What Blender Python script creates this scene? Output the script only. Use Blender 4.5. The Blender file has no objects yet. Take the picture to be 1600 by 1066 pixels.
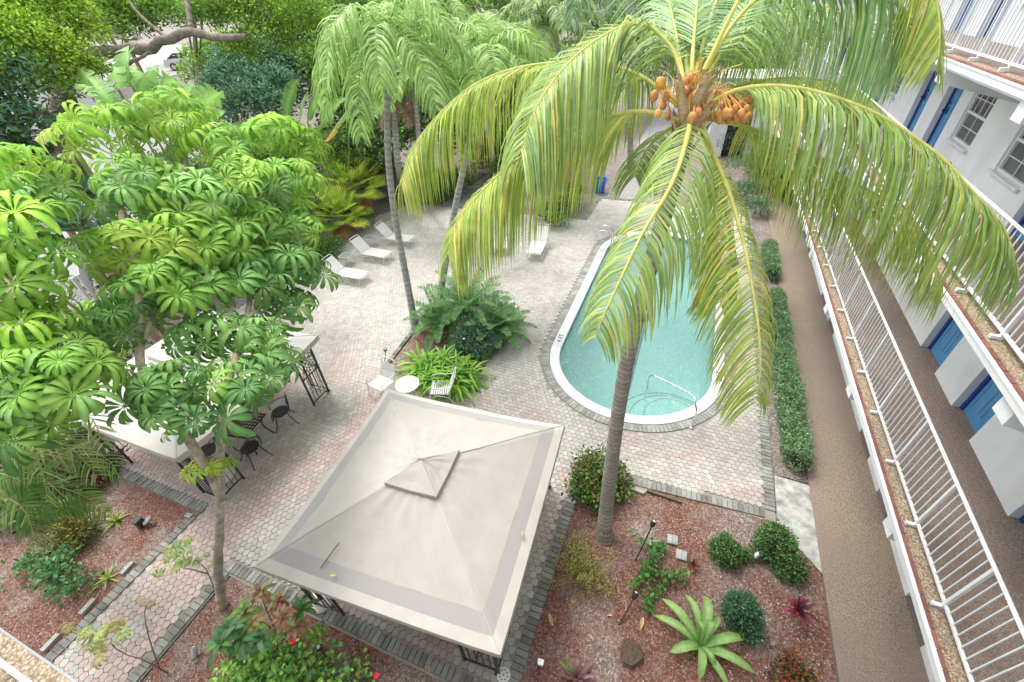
import bpy, math, random
import numpy as np
from mathutils import Vector, Matrix
rng = np.random.default_rng(11)
random.seed(5)
R = math.radians
scene = bpy.context.scene
COL = scene.collection

# ---------------------------------------------------------------- camera
CAM_H = 9.14
F = 678.457                       # focal length in pixels of a 1600 px wide frame
CR = Matrix(((0.9309731, -0.1986429, 0.3063169),
             (0.3628103, 0.5969494, -0.7155558),
             (-0.0407156, 0.7772981, 0.6278136)))
cam = bpy.data.cameras.new('camera')
cam_o = bpy.data.objects.new('camera', cam)
COL.objects.link(cam_o)
cam.sensor_width = 36.0
cam.lens = F / 1600 * 36
cam.clip_start = 0.05
cam.clip_end = 600
cam_o.matrix_world = Matrix.Translation((0, 0, CAM_H)) @ CR.to_4x4()
scene.camera = cam_o


def at(px, py, d):
    """survey helper: world point seen at photo pixel px, py at depth d"""
    v = CR @ Vector(((px - 800) * d / F, (533 - py) * d / F, -d))
    return np.array((v.x, v.y, v.z + CAM_H))


def gr(px, py, z=0.0):
    """survey helper: world point at height z seen at photo pixel px, py"""
    v = CR @ Vector(((px - 800), (533 - py), -F))
    t = (z - CAM_H) / v.z
    return np.array((v.x * t, v.y * t, z))


# ---------------------------------------------------------------- mesh building
def lin(c):
    return tuple((x / 12.92 if x <= 0.04045 else ((x + 0.055) / 1.055) ** 2.4) for x in c)


class MB:
    def __init__(s):
        s.v = []; s.l = []; s.c = []; s.t = []; s.n = 0

    def add(s, verts, faces, col=(1, 1, 1)):
        verts = np.asarray(verts, float).reshape(-1, 3)
        k = len(verts)
        s.v.append(verts)
        if isinstance(faces, np.ndarray):
            s.l.append((faces + s.n).reshape(-1)); s.c.append(np.full(len(faces), faces.shape[1]))
        else:
            s.l.append(np.array([i + s.n for f in faces for i in f], dtype=np.int64)); s.c.append(np.array([len(f) for f in faces]))
        col = np.asarray(col, float)
        if col.ndim == 1:
            col = np.tile(col, (k, 1))
        s.t.append(col)
        s.n += k

    def build(s, name, mat, parent=None, smooth=False):
        me = bpy.data.meshes.new(name)
        if s.n:
            v = np.concatenate(s.v); l = np.concatenate(s.l); c = np.concatenate(s.c); t = np.concatenate(s.t)
            me.vertices.add(len(v)); me.vertices.foreach_set('co', v.reshape(-1))
            me.loops.add(len(l)); me.loops.foreach_set('vertex_index', l.astype(np.int32))
            st = np.concatenate(([0], np.cumsum(c)[:-1]))
            me.polygons.add(len(c)); me.polygons.foreach_set('loop_start', st.astype(np.int32))
            me.polygons.foreach_set('loop_total', c.astype(np.int32))
            a = me.attributes.new('tint', 'FLOAT_COLOR', 'POINT')
            a.data.foreach_set('color', np.hstack((t, np.ones((len(t), 1)))).reshape(-1))
            me.polygons.foreach_set('use_smooth', np.full(len(c), smooth))
            me.update(calc_edges=True)
            me.validate()
        me.materials.append(mat)
        o = bpy.data.objects.new(name, me)
        COL.objects.link(o)
        if parent is not None:
            o.parent = parent
            o.matrix_parent_inverse = Matrix.Identity(4)
        return o

    # shapes -------------------------------------------------------
    def box(s, c, size, rz=0.0, col=(1, 1, 1), m=None, taper=1.0):
        x, y, z = [q / 2 for q in size]
        p = np.array([(-x, -y, -z), (x, -y, -z), (x, y, -z), (-x, y, -z),
                      (-x * taper, -y * taper, z), (x * taper, -y * taper, z), (x * taper, y * taper, z), (-x * taper, y * taper, z)])
        if m is not None:
            p = p @ np.array(m).T
        if rz:
            a, b = math.cos(rz), math.sin(rz)
            p = p @ np.array(((a, b, 0), (-b, a, 0), (0, 0, 1)))
        s.add(p + np.array(c), [(0, 3, 2, 1), (4, 5, 6, 7), (0, 1, 5, 4), (1, 2, 6, 5), (2, 3, 7, 6), (3, 0, 4, 7)], col)

    def beam(s, a, b, w, h, up=(0, 0, 1), col=(1, 1, 1)):
        a = np.array(a, float); b = np.array(b, float)
        d = b - a; L = np.linalg.norm(d); d /= L
        sd = np.cross(d, up); n = np.linalg.norm(sd)
        if n < 1e-4:
            sd = np.array((1.0, 0, 0)); n = 1
        sd /= n
        u = np.cross(sd, d)
        s.box((a + b) / 2, (L, w, h), col=col, m=np.array((d, sd, u)).T)

    def tube(s, pts, rad, n=8, col=(1, 1, 1), cap=True):
        pts = np.asarray(pts, float)
        k = len(pts)
        rad = np.full(k, rad) if np.isscalar(rad) else np.asarray(rad, float)
        T = np.gradient(pts, axis=0); T /= np.linalg.norm(T, axis=1)[:, None] + 1e-9
        ref = np.array((0.0, 0.0, 1.0)) if abs(T[0][2]) < .9 else np.array((1.0, 0, 0))
        N = np.cross(T[0], ref); N /= np.linalg.norm(N)
        V = []
        ang = np.arange(n) * 2 * math.pi / n
        for i in range(k):
            N = N - T[i] * np.dot(N, T[i]); N /= np.linalg.norm(N) + 1e-9
            B = np.cross(T[i], N)
            V.append(pts[i] + rad[i] * (np.cos(ang)[:, None] * N + np.sin(ang)[:, None] * B))
        V = np.concatenate(V)
        i = np.arange(k - 1)[:, None] * n; j = np.arange(n)[None, :]; j2 = (j + 1) % n
        f = np.stack((i + j, i + j2, i + n + j2, i + n + j), -1).reshape(-1, 4)
        c = col
        if np.ndim(col) == 2:
            c = np.repeat(np.asarray(col), n, axis=0)
        s.add(V, f, c)
        if cap:
            s.add(V[:n], [tuple(range(n))[::-1]], c[:n] if np.ndim(c) == 2 else c)
            s.add(V[-n:], [tuple(range(n))], c[-n:] if np.ndim(c) == 2 else c)

    def lathe(s, c, prof, n=20, col=(1, 1, 1)):
        """prof: list of (radius, z)"""
        ang = np.arange(n) * 2 * math.pi / n
        V = np.concatenate([np.stack((r * np.cos(ang), r * np.sin(ang), np.full(n, z)), -1) for r, z in prof]) + np.array(c)
        k = len(prof)
        i = np.arange(k - 1)[:, None] * n; j = np.arange(n)[None, :]; j2 = (j + 1) % n
        s.add(V, np.stack((i + j, i + j2, i + n + j2, i + n + j), -1).reshape(-1, 4), col)

    def ball(s, c, r, n=10, col=(1, 1, 1)):
        r = np.array((r, r, r)) if np.isscalar(r) else np.array(r)
        k = n // 2 + 1
        pr = [(math.sin(math.pi * i / k) , -math.cos(math.pi * i / k)) for i in range(k + 1)]
        ang = np.arange(n) * 2 * math.pi / n
        V = np.concatenate([np.stack((q * np.cos(ang), q * np.sin(ang), np.full(n, z)), -1) for q, z in pr]) * r + np.array(c)
        i = np.arange(k)[:, None] * n; j = np.arange(n)[None, :]; j2 = (j + 1) % n
        s.add(V, np.stack((i + j, i + j2, i + n + j2, i + n + j), -1).reshape(-1, 4), col)

    def poly(s, pts, z, col=(1, 1, 1)):
        s.add([(p[0], p[1], z) for p in pts], [tuple(range(len(pts)))], col)

    def prism(s, pts, z0, z1, col=(1, 1, 1)):
        n = len(pts)
        s.add([(p[0], p[1], z0) for p in pts] + [(p[0], p[1], z1) for p in pts],
              [tuple(range(n))[::-1], tuple(range(n, 2 * n))] + [(i, (i + 1) % n, n + (i + 1) % n, n + i) for i in range(n)], col)

    def inst(s, T, Fc, M, loc, col):
        """T (k,3) template, Fc (m,q) faces, M (n,3,3), loc (n,3), col (n,3) or (n,k,3)"""
        n, k = len(M), len(T)
        V = np.einsum('nij,kj->nki', M, T) + loc[:, None, :]
        f = (Fc[None] + (np.arange(n) * k)[:, None, None]).reshape(-1, Fc.shape[1])
        if col.ndim == 2:
            col = np.repeat(col[:, None, :], k, axis=1)
        s.add(V.reshape(-1, 3), f, col.reshape(-1, 3))


# ---------------------------------------------------------------- materials
def new_mat(name):
    m = bpy.data.materials.new(name); m.use_nodes = True
    nt = m.node_tree; nt.nodes.clear()
    out = nt.nodes.new('ShaderNodeOutputMaterial')
    return m, nt, nt.nodes.new, nt.links.new, out


def M_(name, c1, c2=None, scale=5, rough=.6, bump=0.0, bscale=60, tint=False, metal=0, trans=0, spec=.4, detail=4, c3=None, scale3=1.5, w3=.5, aniso=None, coat=0):
    """general procedural material: two colours mixed by noise, a third by broad noise, bump, vertex tint, leaf translucency"""
    m, nt, N, L, out = new_mat(name)
    tc = N('ShaderNodeTexCoord')
    vec = tc.outputs['Object']
    if aniso:
        mp = N('ShaderNodeMapping'); mp.inputs['Scale'].default_value = aniso
        L(vec, mp.inputs['Vector']); vec = mp.outputs['Vector']
    b = N('ShaderNodeBsdfPrincipled')
    b.inputs['Roughness'].default_value = rough
    b.inputs['Metallic'].default_value = metal
    b.inputs['Specular IOR Level'].default_value = spec
    b.inputs['Coat Weight'].default_value = coat
    nz = N('ShaderNodeTexNoise'); nz.inputs['Scale'].default_value = scale; nz.inputs['Detail'].default_value = detail
    L(vec, nz.inputs['Vector'])
    cr = N('ShaderNodeValToRGB')
    cr.color_ramp.elements[0].position = .32; cr.color_ramp.elements[1].position = .68
    cr.color_ramp.elements[0].color = (*c1, 1); cr.color_ramp.elements[1].color = (*(c2 or c1), 1)
    L(nz.outputs['Fac'], cr.inputs['Fac'])
    c = cr.outputs['Color']
    if c3:
        n3 = N('ShaderNodeTexNoise'); n3.inputs['Scale'].default_value = scale3; n3.inputs['Detail'].default_value = 5
        L(tc.outputs['Object'], n3.inputs['Vector'])
        r3 = N('ShaderNodeMapRange'); r3.inputs['From Min'].default_value = .45; r3.inputs['From Max'].default_value = .7; r3.inputs['To Max'].default_value = w3
        L(n3.outputs['Fac'], r3.inputs['Value'])
        mx = N('ShaderNodeMixRGB'); mx.inputs['Color2'].default_value = (*c3, 1)
        L(r3.outputs['Result'], mx.inputs['Fac']); L(c, mx.inputs['Color1']); c = mx.outputs['Color']
    if tint:
        at_ = N('ShaderNodeAttribute'); at_.attribute_name = 'tint'
        mx = N('ShaderNodeMixRGB'); mx.blend_type = 'MULTIPLY'; mx.inputs['Fac'].default_value = 1
        L(c, mx.inputs['Color1']); L(at_.outputs['Color'], mx.inputs['Color2']); c = mx.outputs['Color']
    L(c, b.inputs['Base Color'])
    if bump:
        nb = N('ShaderNodeTexNoise'); nb.inputs['Scale'].default_value = bscale; nb.inputs['Detail'].default_value = 3
        L(vec, nb.inputs['Vector'])
        bp = N('ShaderNodeBump'); bp.inputs['Strength'].default_value = bump; bp.inputs['Distance'].default_value = .02
        L(nb.outputs['Fac'], bp.inputs['Height']); L(bp.outputs['Normal'], b.inputs['Normal'])
    if trans:
        tr = N('ShaderNodeBsdfTranslucent'); L(c, tr.inputs['Color'])
        ms = N('ShaderNodeMixShader'); ms.inputs['Fac'].default_value = trans
        L(b.outputs['BSDF'], ms.inputs[1]); L(tr.outputs['BSDF'], ms.inputs[2]); L(ms.outputs['Shader'], out.inputs['Surface'])
    else:
        L(b.outputs['BSDF'], out.inputs['Surface'])
    return m


mLeaf = M_('leaf', (1.08, 1.06, 1.0), (1.42, 1.40, 1.3), 9, rough=.5, tint=True, trans=.38, spec=.35)
mGloss = M_('glossy_leaf', (1.05, 1.05, 1.0), (1.38, 1.38, 1.3), 14, rough=.46, tint=True, trans=.32, spec=.4)
mUmb = M_('umbrella_leaf', (1.0, 1.0, 1.0), (1.32, 1.32, 1.28), 10, rough=.6, tint=True, trans=.36, spec=.25)
mBark = M_('bark', (.16, .13, .10), (.36, .32, .27), 9, rough=.9, bump=.9, bscale=30, tint=True, c3=(.22, .23, .19), w3=.5)
mPalmBark = M_('palm_bark', (1.0, 1.0, 1.0), (1.55, 1.55, 1.5), 14, rough=.9, bump=.8, bscale=40, tint=True, aniso=(1, 1, 3))
mWhite = M_('white_paint', (.66, .67, .69), (.74, .75, .76), 3, rough=.55, bump=.05, bscale=120)
mStucco = M_('stucco_wall', (.72, .745, .78), (.80, .825, .855), 3.0, rough=.85, bump=.35, bscale=160, c3=(.60, .61, .61), scale3=.8, w3=.55, aniso=(1, 1, .22), detail=8)
mBlue = M_('blue_door_paint', (.08, .26, .50), (.11, .31, .56), 4, rough=.45, bump=.03)
mBlueDark = M_('dark_blue_frame', (.02, .05, .25), (.03, .07, .3), 4, rough=.5)
mBlack = M_('black_iron', (.02, .02, .022), (.035, .035, .037), 20, rough=.5, bump=.1)
mBronze = M_('grey_iron', (.05, .048, .048), (.085, .08, .08), 20, rough=.45, bump=.1, metal=.3)
mChrome = M_('chrome', (.7, .7, .7), (.8, .8, .8), 5, rough=.12, metal=1)
mCoping = M_('pool_coping', (.68, .69, .69), (.75, .755, .755), 3, rough=.45, bump=.06, bscale=80, c3=(.56, .57, .56), w3=.35, scale3=4)
mBasin = M_('pool_plaster', (.34, .57, .53), (.39, .62, .58), 1.2, rough=.6, c3=(.29, .51, .48), scale3=.4)
mTile = M_('waterline_tile', (.14, .2, .2), (.3, .38, .38), 30, rough=.3)
mPaver = M_('paver', (.80, .80, .80), (1.1, 1.1, 1.1), 30, rough=.9, bump=.4, bscale=120, tint=True, c3=(.42, .40, .36), scale3=.9, w3=.30)
mJoint = M_('paver_joint_sand', (.26, .235, .20), (.35, .32, .28), 30, rough=1)
mBrick = M_('grey_border_brick', (.75, .75, .75), (1.15, 1.15, 1.15), 40, rough=.9, bump=.5, bscale=90, tint=True, c3=(.10, .105, .09), scale3=2.5, w3=.45)
mConc = M_('concrete', (.36, .36, .33), (.56, .55, .51), 9, rough=.9, bump=.3, bscale=60, c3=(.20, .205, .19), scale3=3.5, w3=1.0, detail=12)
mPath = M_('far_concrete', (.28, .275, .26), (.37, .36, .34), 4, rough=.9, bump=.2, c3=(.30, .29, .27), scale3=.8)
mStrap = M_('white_vinyl', (.68, .67, .635), (.74, .73, .69), 3, rough=.4)
mFabric = M_('canopy_fabric', (.415, .388, .345), (.445, .418, .372), 2.5, rough=.85, bump=.15, bscale=14, c3=(.36, .335, .295), scale3=6.0, w3=.35)
mFabricW = M_('cream_canopy_fabric', (.56, .53, .46), (.61, .58, .51), 2.5, rough=.85, bump=.15, bscale=14, c3=(.56, .54, .48), scale3=1.2, w3=.4)
mBand = M_('valance_fabric', (.49, .465, .41), (.55, .52, .465), 3, rough=.85, bump=.12, bscale=20)
mNet = M_('mesh_fabric', (.335, .315, .30), (.375, .355, .34), 60, rough=.8, bump=.1, bscale=300)
mNetW = M_('pale_mesh_fabric', (.46, .45, .44), (.51, .50, .49), 60, rough=.8)
mCoconut = M_('coconut_husk', (.46, .20, .055), (.74, .40, .11), 22, rough=.6, tint=True, bump=.1)
mStone = M_('stone', (.20, .19, .17), (.38, .36, .33), 12, rough=.95, bump=.8, bscale=25)
mStump = M_('stump_wood', (.075, .05, .035), (.14, .095, .065), 16, rough=.95, bump=1, bscale=25)
mFlower = M_('flower_petal', (.65, .02, .06), (.8, .05, .10), 6, rough=.5, trans=.3)
mGlassTop = M_('tinted_glass_top', (.18, .26, .25), (.24, .33, .32), 3, rough=.08, spec=.8)
mWinGlass = M_('window_glass', (.03, .035, .04), (.11, .12, .125), 2.2, rough=.15, spec=.35)
mScreen = M_('window_screen', (.10, .105, .11), (.15, .155, .16), 3, rough=.55)
mOrangeCloth = M_('orange_cushion', (.35, .09, .04), (.42, .13, .06), 6, rough=.8)
mBlueTarp = M_('blue_plastic', (.01, .12, .60), (.02, .18, .72), 5, rough=.35)
mAlu = M_('aluminium', (.5, .5, .5), (.6, .6, .6), 8, rough=.35, metal=.8)
mInk = M_('faded_ink', (.03, .03, .035), (.14, .14, .15), 30, rough=.8)
mCar = M_('silver_car_paint', (.55, .57, .60), (.62, .64, .66), 2, rough=.2, metal=.3, coat=.6)
mRubber = M_('rubber', (.02, .02, .02), (.03, .03, .03), 20, rough=.8)
mLens = M_('lamp_glass', (.6, .62, .63), (.75, .76, .76), 10, rough=.1)


def pebble_mat(name, ca, cb, cc, scale=55, stain=(.10, .085, .07), bump=.5, tr=.5, sc=.5):
    """exposed aggregate: each voronoi cell its own brown, dark joints, broad stains"""
    m, nt, N, L, out = new_mat(name)
    tc = N('ShaderNodeTexCoord'); b = N('ShaderNodeBsdfPrincipled'); b.inputs['Roughness'].default_value = .85
    v = N('ShaderNodeTexVoronoi'); v.inputs['Scale'].default_value = scale; L(tc.outputs['Object'], v.inputs['Vector'])
    sep = N('ShaderNodeSeparateColor'); L(v.outputs['Color'], sep.inputs['Color'])
    cr = N('ShaderNodeValToRGB'); e = cr.color_ramp.elements
    e[0].color = (*ca, 1); e[1].color = (*cc, 1); e.new(.5).color = (*cb, 1)
    L(sep.outputs['Red'], cr.inputs['Fac'])
    dk = N('ShaderNodeMapRange'); dk.inputs['From Min'].default_value = .25; dk.inputs['From Max'].default_value = .75
    dk.inputs['To Min'].default_value = 1; dk.inputs['To Max'].default_value = .45
    L(v.outputs['Distance'], dk.inputs['Value'])
    mu = N('ShaderNodeMixRGB'); mu.blend_type = 'MULTIPLY'; mu.inputs['Fac'].default_value = 1
    L(cr.outputs['Color'], mu.inputs['Color1']); L(dk.outputs['Result'], mu.inputs['Color2'])
    n = N('ShaderNodeTexNoise'); n.inputs['Scale'].default_value = sc; n.inputs['Detail'].default_value = 6; L(tc.outputs['Object'], n.inputs['Vector'])
    r = N('ShaderNodeMapRange'); r.inputs['From Min'].default_value = .42; r.inputs['From Max'].default_value = .68; r.inputs['To Max'].default_value = tr
    L(n.outputs['Fac'], r.inputs['Value'])
    mx = N('ShaderNodeMixRGB'); mx.inputs['Color2'].default_value = (*stain, 1)
    L(r.outputs['Result'], mx.inputs['Fac']); L(mu.outputs['Color'], mx.inputs['Color1'])
    L(mx.outputs['Color'], b.inputs['Base Color'])
    bp = N('ShaderNodeBump'); bp.inputs['Strength'].default_value = bump; bp.inputs['Distance'].default_value = .01; bp.invert = True
    L(v.outputs['Distance'], bp.inputs['Height']); L(bp.outputs['Normal'], b.inputs['Normal'])
    L(b.outputs['BSDF'], out.inputs['Surface'])
    return m


mWalk = pebble_mat('walkway_aggregate', (.31, .23, .16), (.40, .305, .22), (.51, .41, .305), 80, stain=(.24, .185, .155), tr=.95, sc=.45)
mDeck = pebble_mat('balcony_deck_aggregate', (.26, .185, .15), (.34, .255, .205), (.43, .34, .285), 85, stain=(.13, .095, .08), tr=.5, sc=.7)
mLedge = pebble_mat('ledge_aggregate', (.25, .175, .11), (.42, .315, .21), (.60, .49, .35), 50, stain=(.26, .2, .14), tr=.35, sc=.9)
mGravel = pebble_mat('gravel_soil', (.16, .13, .105), (.28, .245, .21), (.50, .47, .43), 30, stain=(.20, .13, .10), tr=.8, sc=.9)


def mulch_mat():
    m, nt, N, L, out = new_mat('red_mulch')
    tc = N('ShaderNodeTexCoord'); b = N('ShaderNodeBsdfPrincipled'); b.inputs['Roughness'].default_value = .95
    mp = N('ShaderNodeMapping'); mp.inputs['Scale'].default_value = (1, 1.0, 1)
    L(tc.outputs['Object'], mp.inputs['Vector'])
    v = N('ShaderNodeTexVoronoi'); v.inputs['Scale'].default_value = 42; L(mp.outputs['Vector'], v.inputs['Vector'])
    sep = N('ShaderNodeSeparateColor'); L(v.outputs['Color'], sep.inputs['Color'])
    red = N('ShaderNodeValToRGB'); e = red.color_ramp.elements
    e[0].color = (.12, .05, .036, 1); e[1].color = (.42, .28, .215, 1); e.new(.5).color = (.215, .10, .072, 1); e.new(.8).color = (.30, .16, .12, 1)
    L(sep.outputs['Red'], red.inputs['Fac'])
    soil = N('ShaderNodeValToRGB'); e = soil.color_ramp.elements
    e[0].color = (.17, .13, .11, 1); e[1].color = (.52, .46, .41, 1); e.new(.6).color = (.29, .23, .195, 1)
    L(sep.outputs['Green'], soil.inputs['Fac'])
    n = N('ShaderNodeTexNoise'); n.inputs['Scale'].default_value = .55; n.inputs['Detail'].default_value = 7; n.inputs['Roughness'].default_value = .62
    L(tc.outputs['Object'], n.inputs['Vector'])
    r = N('ShaderNodeMapRange'); r.inputs['From Min'].default_value = .47; r.inputs['From Max'].default_value = .60
    L(n.outputs['Fac'], r.inputs['Value'])
    mx = N('ShaderNodeMixRGB'); L(r.outputs['Result'], mx.inputs['Fac']); L(red.outputs['Color'], mx.inputs['Color1']); L(soil.outputs['Color'], mx.inputs['Color2'])
    L(mx.outputs['Color'], b.inputs['Base Color'])
    nb = N('ShaderNodeTexNoise'); nb.inputs['Scale'].default_value = 70; nb.inputs['Detail'].default_value = 4; L(tc.outputs['Object'], nb.inputs['Vector'])
    bp = N('ShaderNodeBump'); bp.inputs['Strength'].default_value = .9; bp.inputs['Distance'].default_value = .03
    L(nb.outputs['Fac'], bp.inputs['Height']); L(bp.outputs['Normal'], b.inputs['Normal'])
    L(b.outputs['BSDF'], out.inputs['Surface'])
    return m


mMulch = mulch_mat()


def water_mat():
    m, nt, N, L, out = new_mat('pool_water')
    tr = N('ShaderNodeBsdfTransparent'); tr.inputs['Color'].default_value = (.80, .95, .93, 1)
    gl = N('ShaderNodeBsdfGlossy'); gl.inputs['Roughness'].default_value = .04
    fr = N('ShaderNodeFresnel'); fr.inputs['IOR'].default_value = 1.33
    df = N('ShaderNodeBsdfDiffuse'); df.inputs['Color'].default_value = (.36, .61, .57, 1)
    tc = N('ShaderNodeTexCoord')
    n = N('ShaderNodeTexNoise'); n.inputs['Scale'].default_value = 9; n.inputs['Detail'].default_value = 3; n.inputs['Distortion'].default_value = .6
    L(tc.outputs['Object'], n.inputs['Vector'])
    bp = N('ShaderNodeBump'); bp.inputs['Strength'].default_value = .35; bp.inputs['Distance'].default_value = .02
    L(n.outputs['Fac'], bp.inputs['Height']); L(bp.outputs['Normal'], gl.inputs['Normal']); L(bp.outputs['Normal'], fr.inputs['Normal'])
    n2 = N('ShaderNodeTexNoise'); n2.inputs['Scale'].default_value = 14; n2.inputs['Detail'].default_value = 4; n2.inputs['Distortion'].default_value = 1.5
    mp2 = N('ShaderNodeMapping'); mp2.inputs['Scale'].default_value = (1, .45, 1); L(tc.outputs['Object'], mp2.inputs['Vector']); L(mp2.outputs['Vector'], n2.inputs['Vector'])
    rr = N('ShaderNodeMapRange'); rr.inputs['From Min'].default_value = .35; rr.inputs['From Max'].default_value = .68; rr.inputs['To Min'].default_value = .22; rr.inputs['To Max'].default_value = .42  # ripple light put into the colour: noise blends diffuse over clear water
    L(n2.outputs['Fac'], rr.inputs['Value'])
    m0 = N('ShaderNodeMixShader'); L(rr.outputs['Result'], m0.inputs['Fac'])
    L(tr.outputs['BSDF'], m0.inputs[1]); L(df.outputs['BSDF'], m0.inputs[2])
    ms = N('ShaderNodeMixShader'); L(fr.outputs['Fac'], ms.inputs['Fac']); L(m0.outputs['Shader'], ms.inputs[1]); L(gl.outputs['BSDF'], ms.inputs[2])
    L(ms.outputs['Shader'], out.inputs['Surface'])
    return m


mWater = water_mat()


# ---------------------------------------------------------------- object helpers
def tag(o, label, cat, group=None, kind=None):
    if label: o['label'] = label
    if cat: o['category'] = cat
    if group: o['group'] = group
    if kind: o['kind'] = kind
    return o


def thing(name, label, cat, loc=(0, 0, 0), group=None, rz=0.0):
    o = bpy.data.objects.new(name, None)
    COL.objects.link(o)
    o.empty_display_size = .1
    o.location = [float(q) for q in loc]; o.rotation_euler = (0, 0, rz)
    return tag(o, label, cat, group)


def struct(name, mb, mat, **k):
    o = mb.build(name, mat, **k)
    o['kind'] = 'structure'
    return o


def dup(root, loc, rz, label, group=None):
    r = root.copy(); COL.objects.link(r)
    r.location = [float(q) for q in loc]; r.rotation_euler = (0, 0, rz); r['label'] = label
    if group: r['group'] = group
    for ch in root.children:
        c = ch.copy(); COL.objects.link(c); c.parent = r
        for g in ch.children:
            d = g.copy(); COL.objects.link(d); d.parent = c
    return r


def spline(ctrl, n):
    """Catmull-Rom resample, even in arc length"""
    P = np.asarray(ctrl, float)
    P = np.vstack((2 * P[0] - P[1], P, 2 * P[-1] - P[-2]))
    out = []
    for i in range(1, len(P) - 2):
        t = np.linspace(0, 1, 16, endpoint=False)[:, None]
        a, b, c, d = P[i - 1], P[i], P[i + 1], P[i + 2]
        out.append(.5 * ((2 * b) + (-a + c) * t + (2 * a - 5 * b + 4 * c - d) * t ** 2 + (-a + 3 * b - 3 * c + d) * t ** 3))
    out.append(P[-2][None]); Q = np.concatenate(out)
    s = np.concatenate(([0], np.cumsum(np.linalg.norm(np.diff(Q, axis=0), axis=1))))
    u = np.linspace(0, s[-1], n)
    return np.stack([np.interp(u, s, Q[:, k]) for k in range(Q.shape[1])], -1)


def nrm(a):
    return a / (np.linalg.norm(a, axis=-1, keepdims=True) + 1e-9)


# ---------------------------------------------------------------- foliage builders
def frond(mb, mbr, ctrl, L, n=60, w=.045, droop=1.6, fwd=(.4, 1.2), r0=.03, r1=.006, base=.12, pal=None, rcol=(.5, .45, .12),
          jit=.12, K=5, up=.15, prof=None, side0=None, ragged=.1):
    """pinnate palm leaf: rachis along ctrl, two ranks of leaflets that bend under their weight"""
    P = spline(ctrl, n); T = nrm(np.gradient(P, axis=0))
    u = np.linspace(0, 1, n)
    if mbr is not None:
        mbr.tube(P[::max(1, n // 24)], np.interp(u[::max(1, n // 24)], (0, 1), (r0, r1)), 6, rcol)
    Z = np.array((0, 0, 1.0))
    S = np.cross(T, Z)
    h = nrm(P[-1] - P[0]); h[2] = 0
    fb = np.cross(nrm(h), Z) if side0 is None else np.asarray(side0, float)
    S = nrm(S + fb[None] * (.35 if side0 is None else 1.5)); S = nrm(S - T * np.sum(S * T, 1)[:, None])
    Nn = nrm(np.cross(S, T))
    pal = pal or [((.16, .25, .05), 1)]
    cols = np.array([p[0] for p in pal]); wt = np.array([p[1] for p in pal], float); wt /= wt.sum()
    for sd in (-1, 1):
        sel = u > base
        p = P[sel]; t = T[sel]; s_ = S[sel] * sd; nn = Nn[sel]; uu = (u[sel] - base) / (1 - base); m = len(p)
        p = p + t * rng.normal(0, .3, (m, 1)) * (np.linalg.norm(P[-1] - P[0]) / n)
        ln = L * (np.interp(uu, (0, .12, .4, .7, .92, 1), (.55, .85, 1, .92, .6, .4)) if prof is None else np.interp(uu, *prof))
        ln = ln * rng.uniform(1 - ragged * 1.6, 1 + ragged, m)
        f = np.interp(uu, (0, 1), fwd) + rng.normal(0, jit * .6, m)
        d = nrm(s_ + t * f[:, None] + nn * (up + rng.normal(0, jit, m))[:, None] + rng.normal(0, jit * .35, (m, 3)))
        Wv = nrm(t - d * np.sum(t * d, 1)[:, None])
        tw = rng.normal(0, .22, m)[:, None]
        ws = np.interp(np.linspace(0, 1, K + 1), (0, .15, .5, .8, 1), (.45, 1, .95, .6, .05)) * w / 2
        rows = []
        q = p.copy()
        g = droop * rng.uniform(.75, 1.25, m)[:, None]
        for k in range(K + 1):
            Wk = nrm(Wv - d * np.sum(Wv * d, 1)[:, None])
            Wk = Wk + np.cross(d, Wk) * tw
            rows.append(q - Wk * ws[k]); rows.append(q + Wk * ws[k])
            q = q + d * (ln / K)[:, None]
            d = nrm(d + np.array((0, 0, -1.0)) * g * (ln / K)[:, None])
        V = np.stack(rows, 1)                       # m, 2(K+1), 3
        base_f = np.array([(2 * k, 2 * k + 1, 2 * k + 3, 2 * k + 2) for k in range(K)])
        fc = (base_f[None] + (np.arange(m) * 2 * (K + 1))[:, None, None]).reshape(-1, 4)
        c = cols[rng.choice(len(cols), m, p=wt)]
        c2 = cols[rng.choice(len(cols), m, p=wt)]
        br = rng.uniform(.8, 1.2, (m, 1, 1))
        gr_ = np.linspace(0, 1, K + 1)[None, :, None]
        cc = (c[:, None] * (1 - gr_ * .6) + c2[:, None] * gr_ * .6) * br
        mb.add(V.reshape(-1, 3), fc, np.repeat(cc, 2, axis=1).reshape(-1, 3))


def arch(base, az, el, L, sag, n=5, tilt=0):
    """control points of an arching leaf axis from base"""
    pts = []; p = np.array(base, float); d = np.array((math.cos(az) * math.cos(el), math.sin(az) * math.cos(el), math.sin(el)))
    for i in range(n):
        pts.append(p.copy()); p = p + d * L / (n - 1)
        d = nrm(d + np.array((0, 0, -1.0)) * sag / (n - 1))
    return pts


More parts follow.
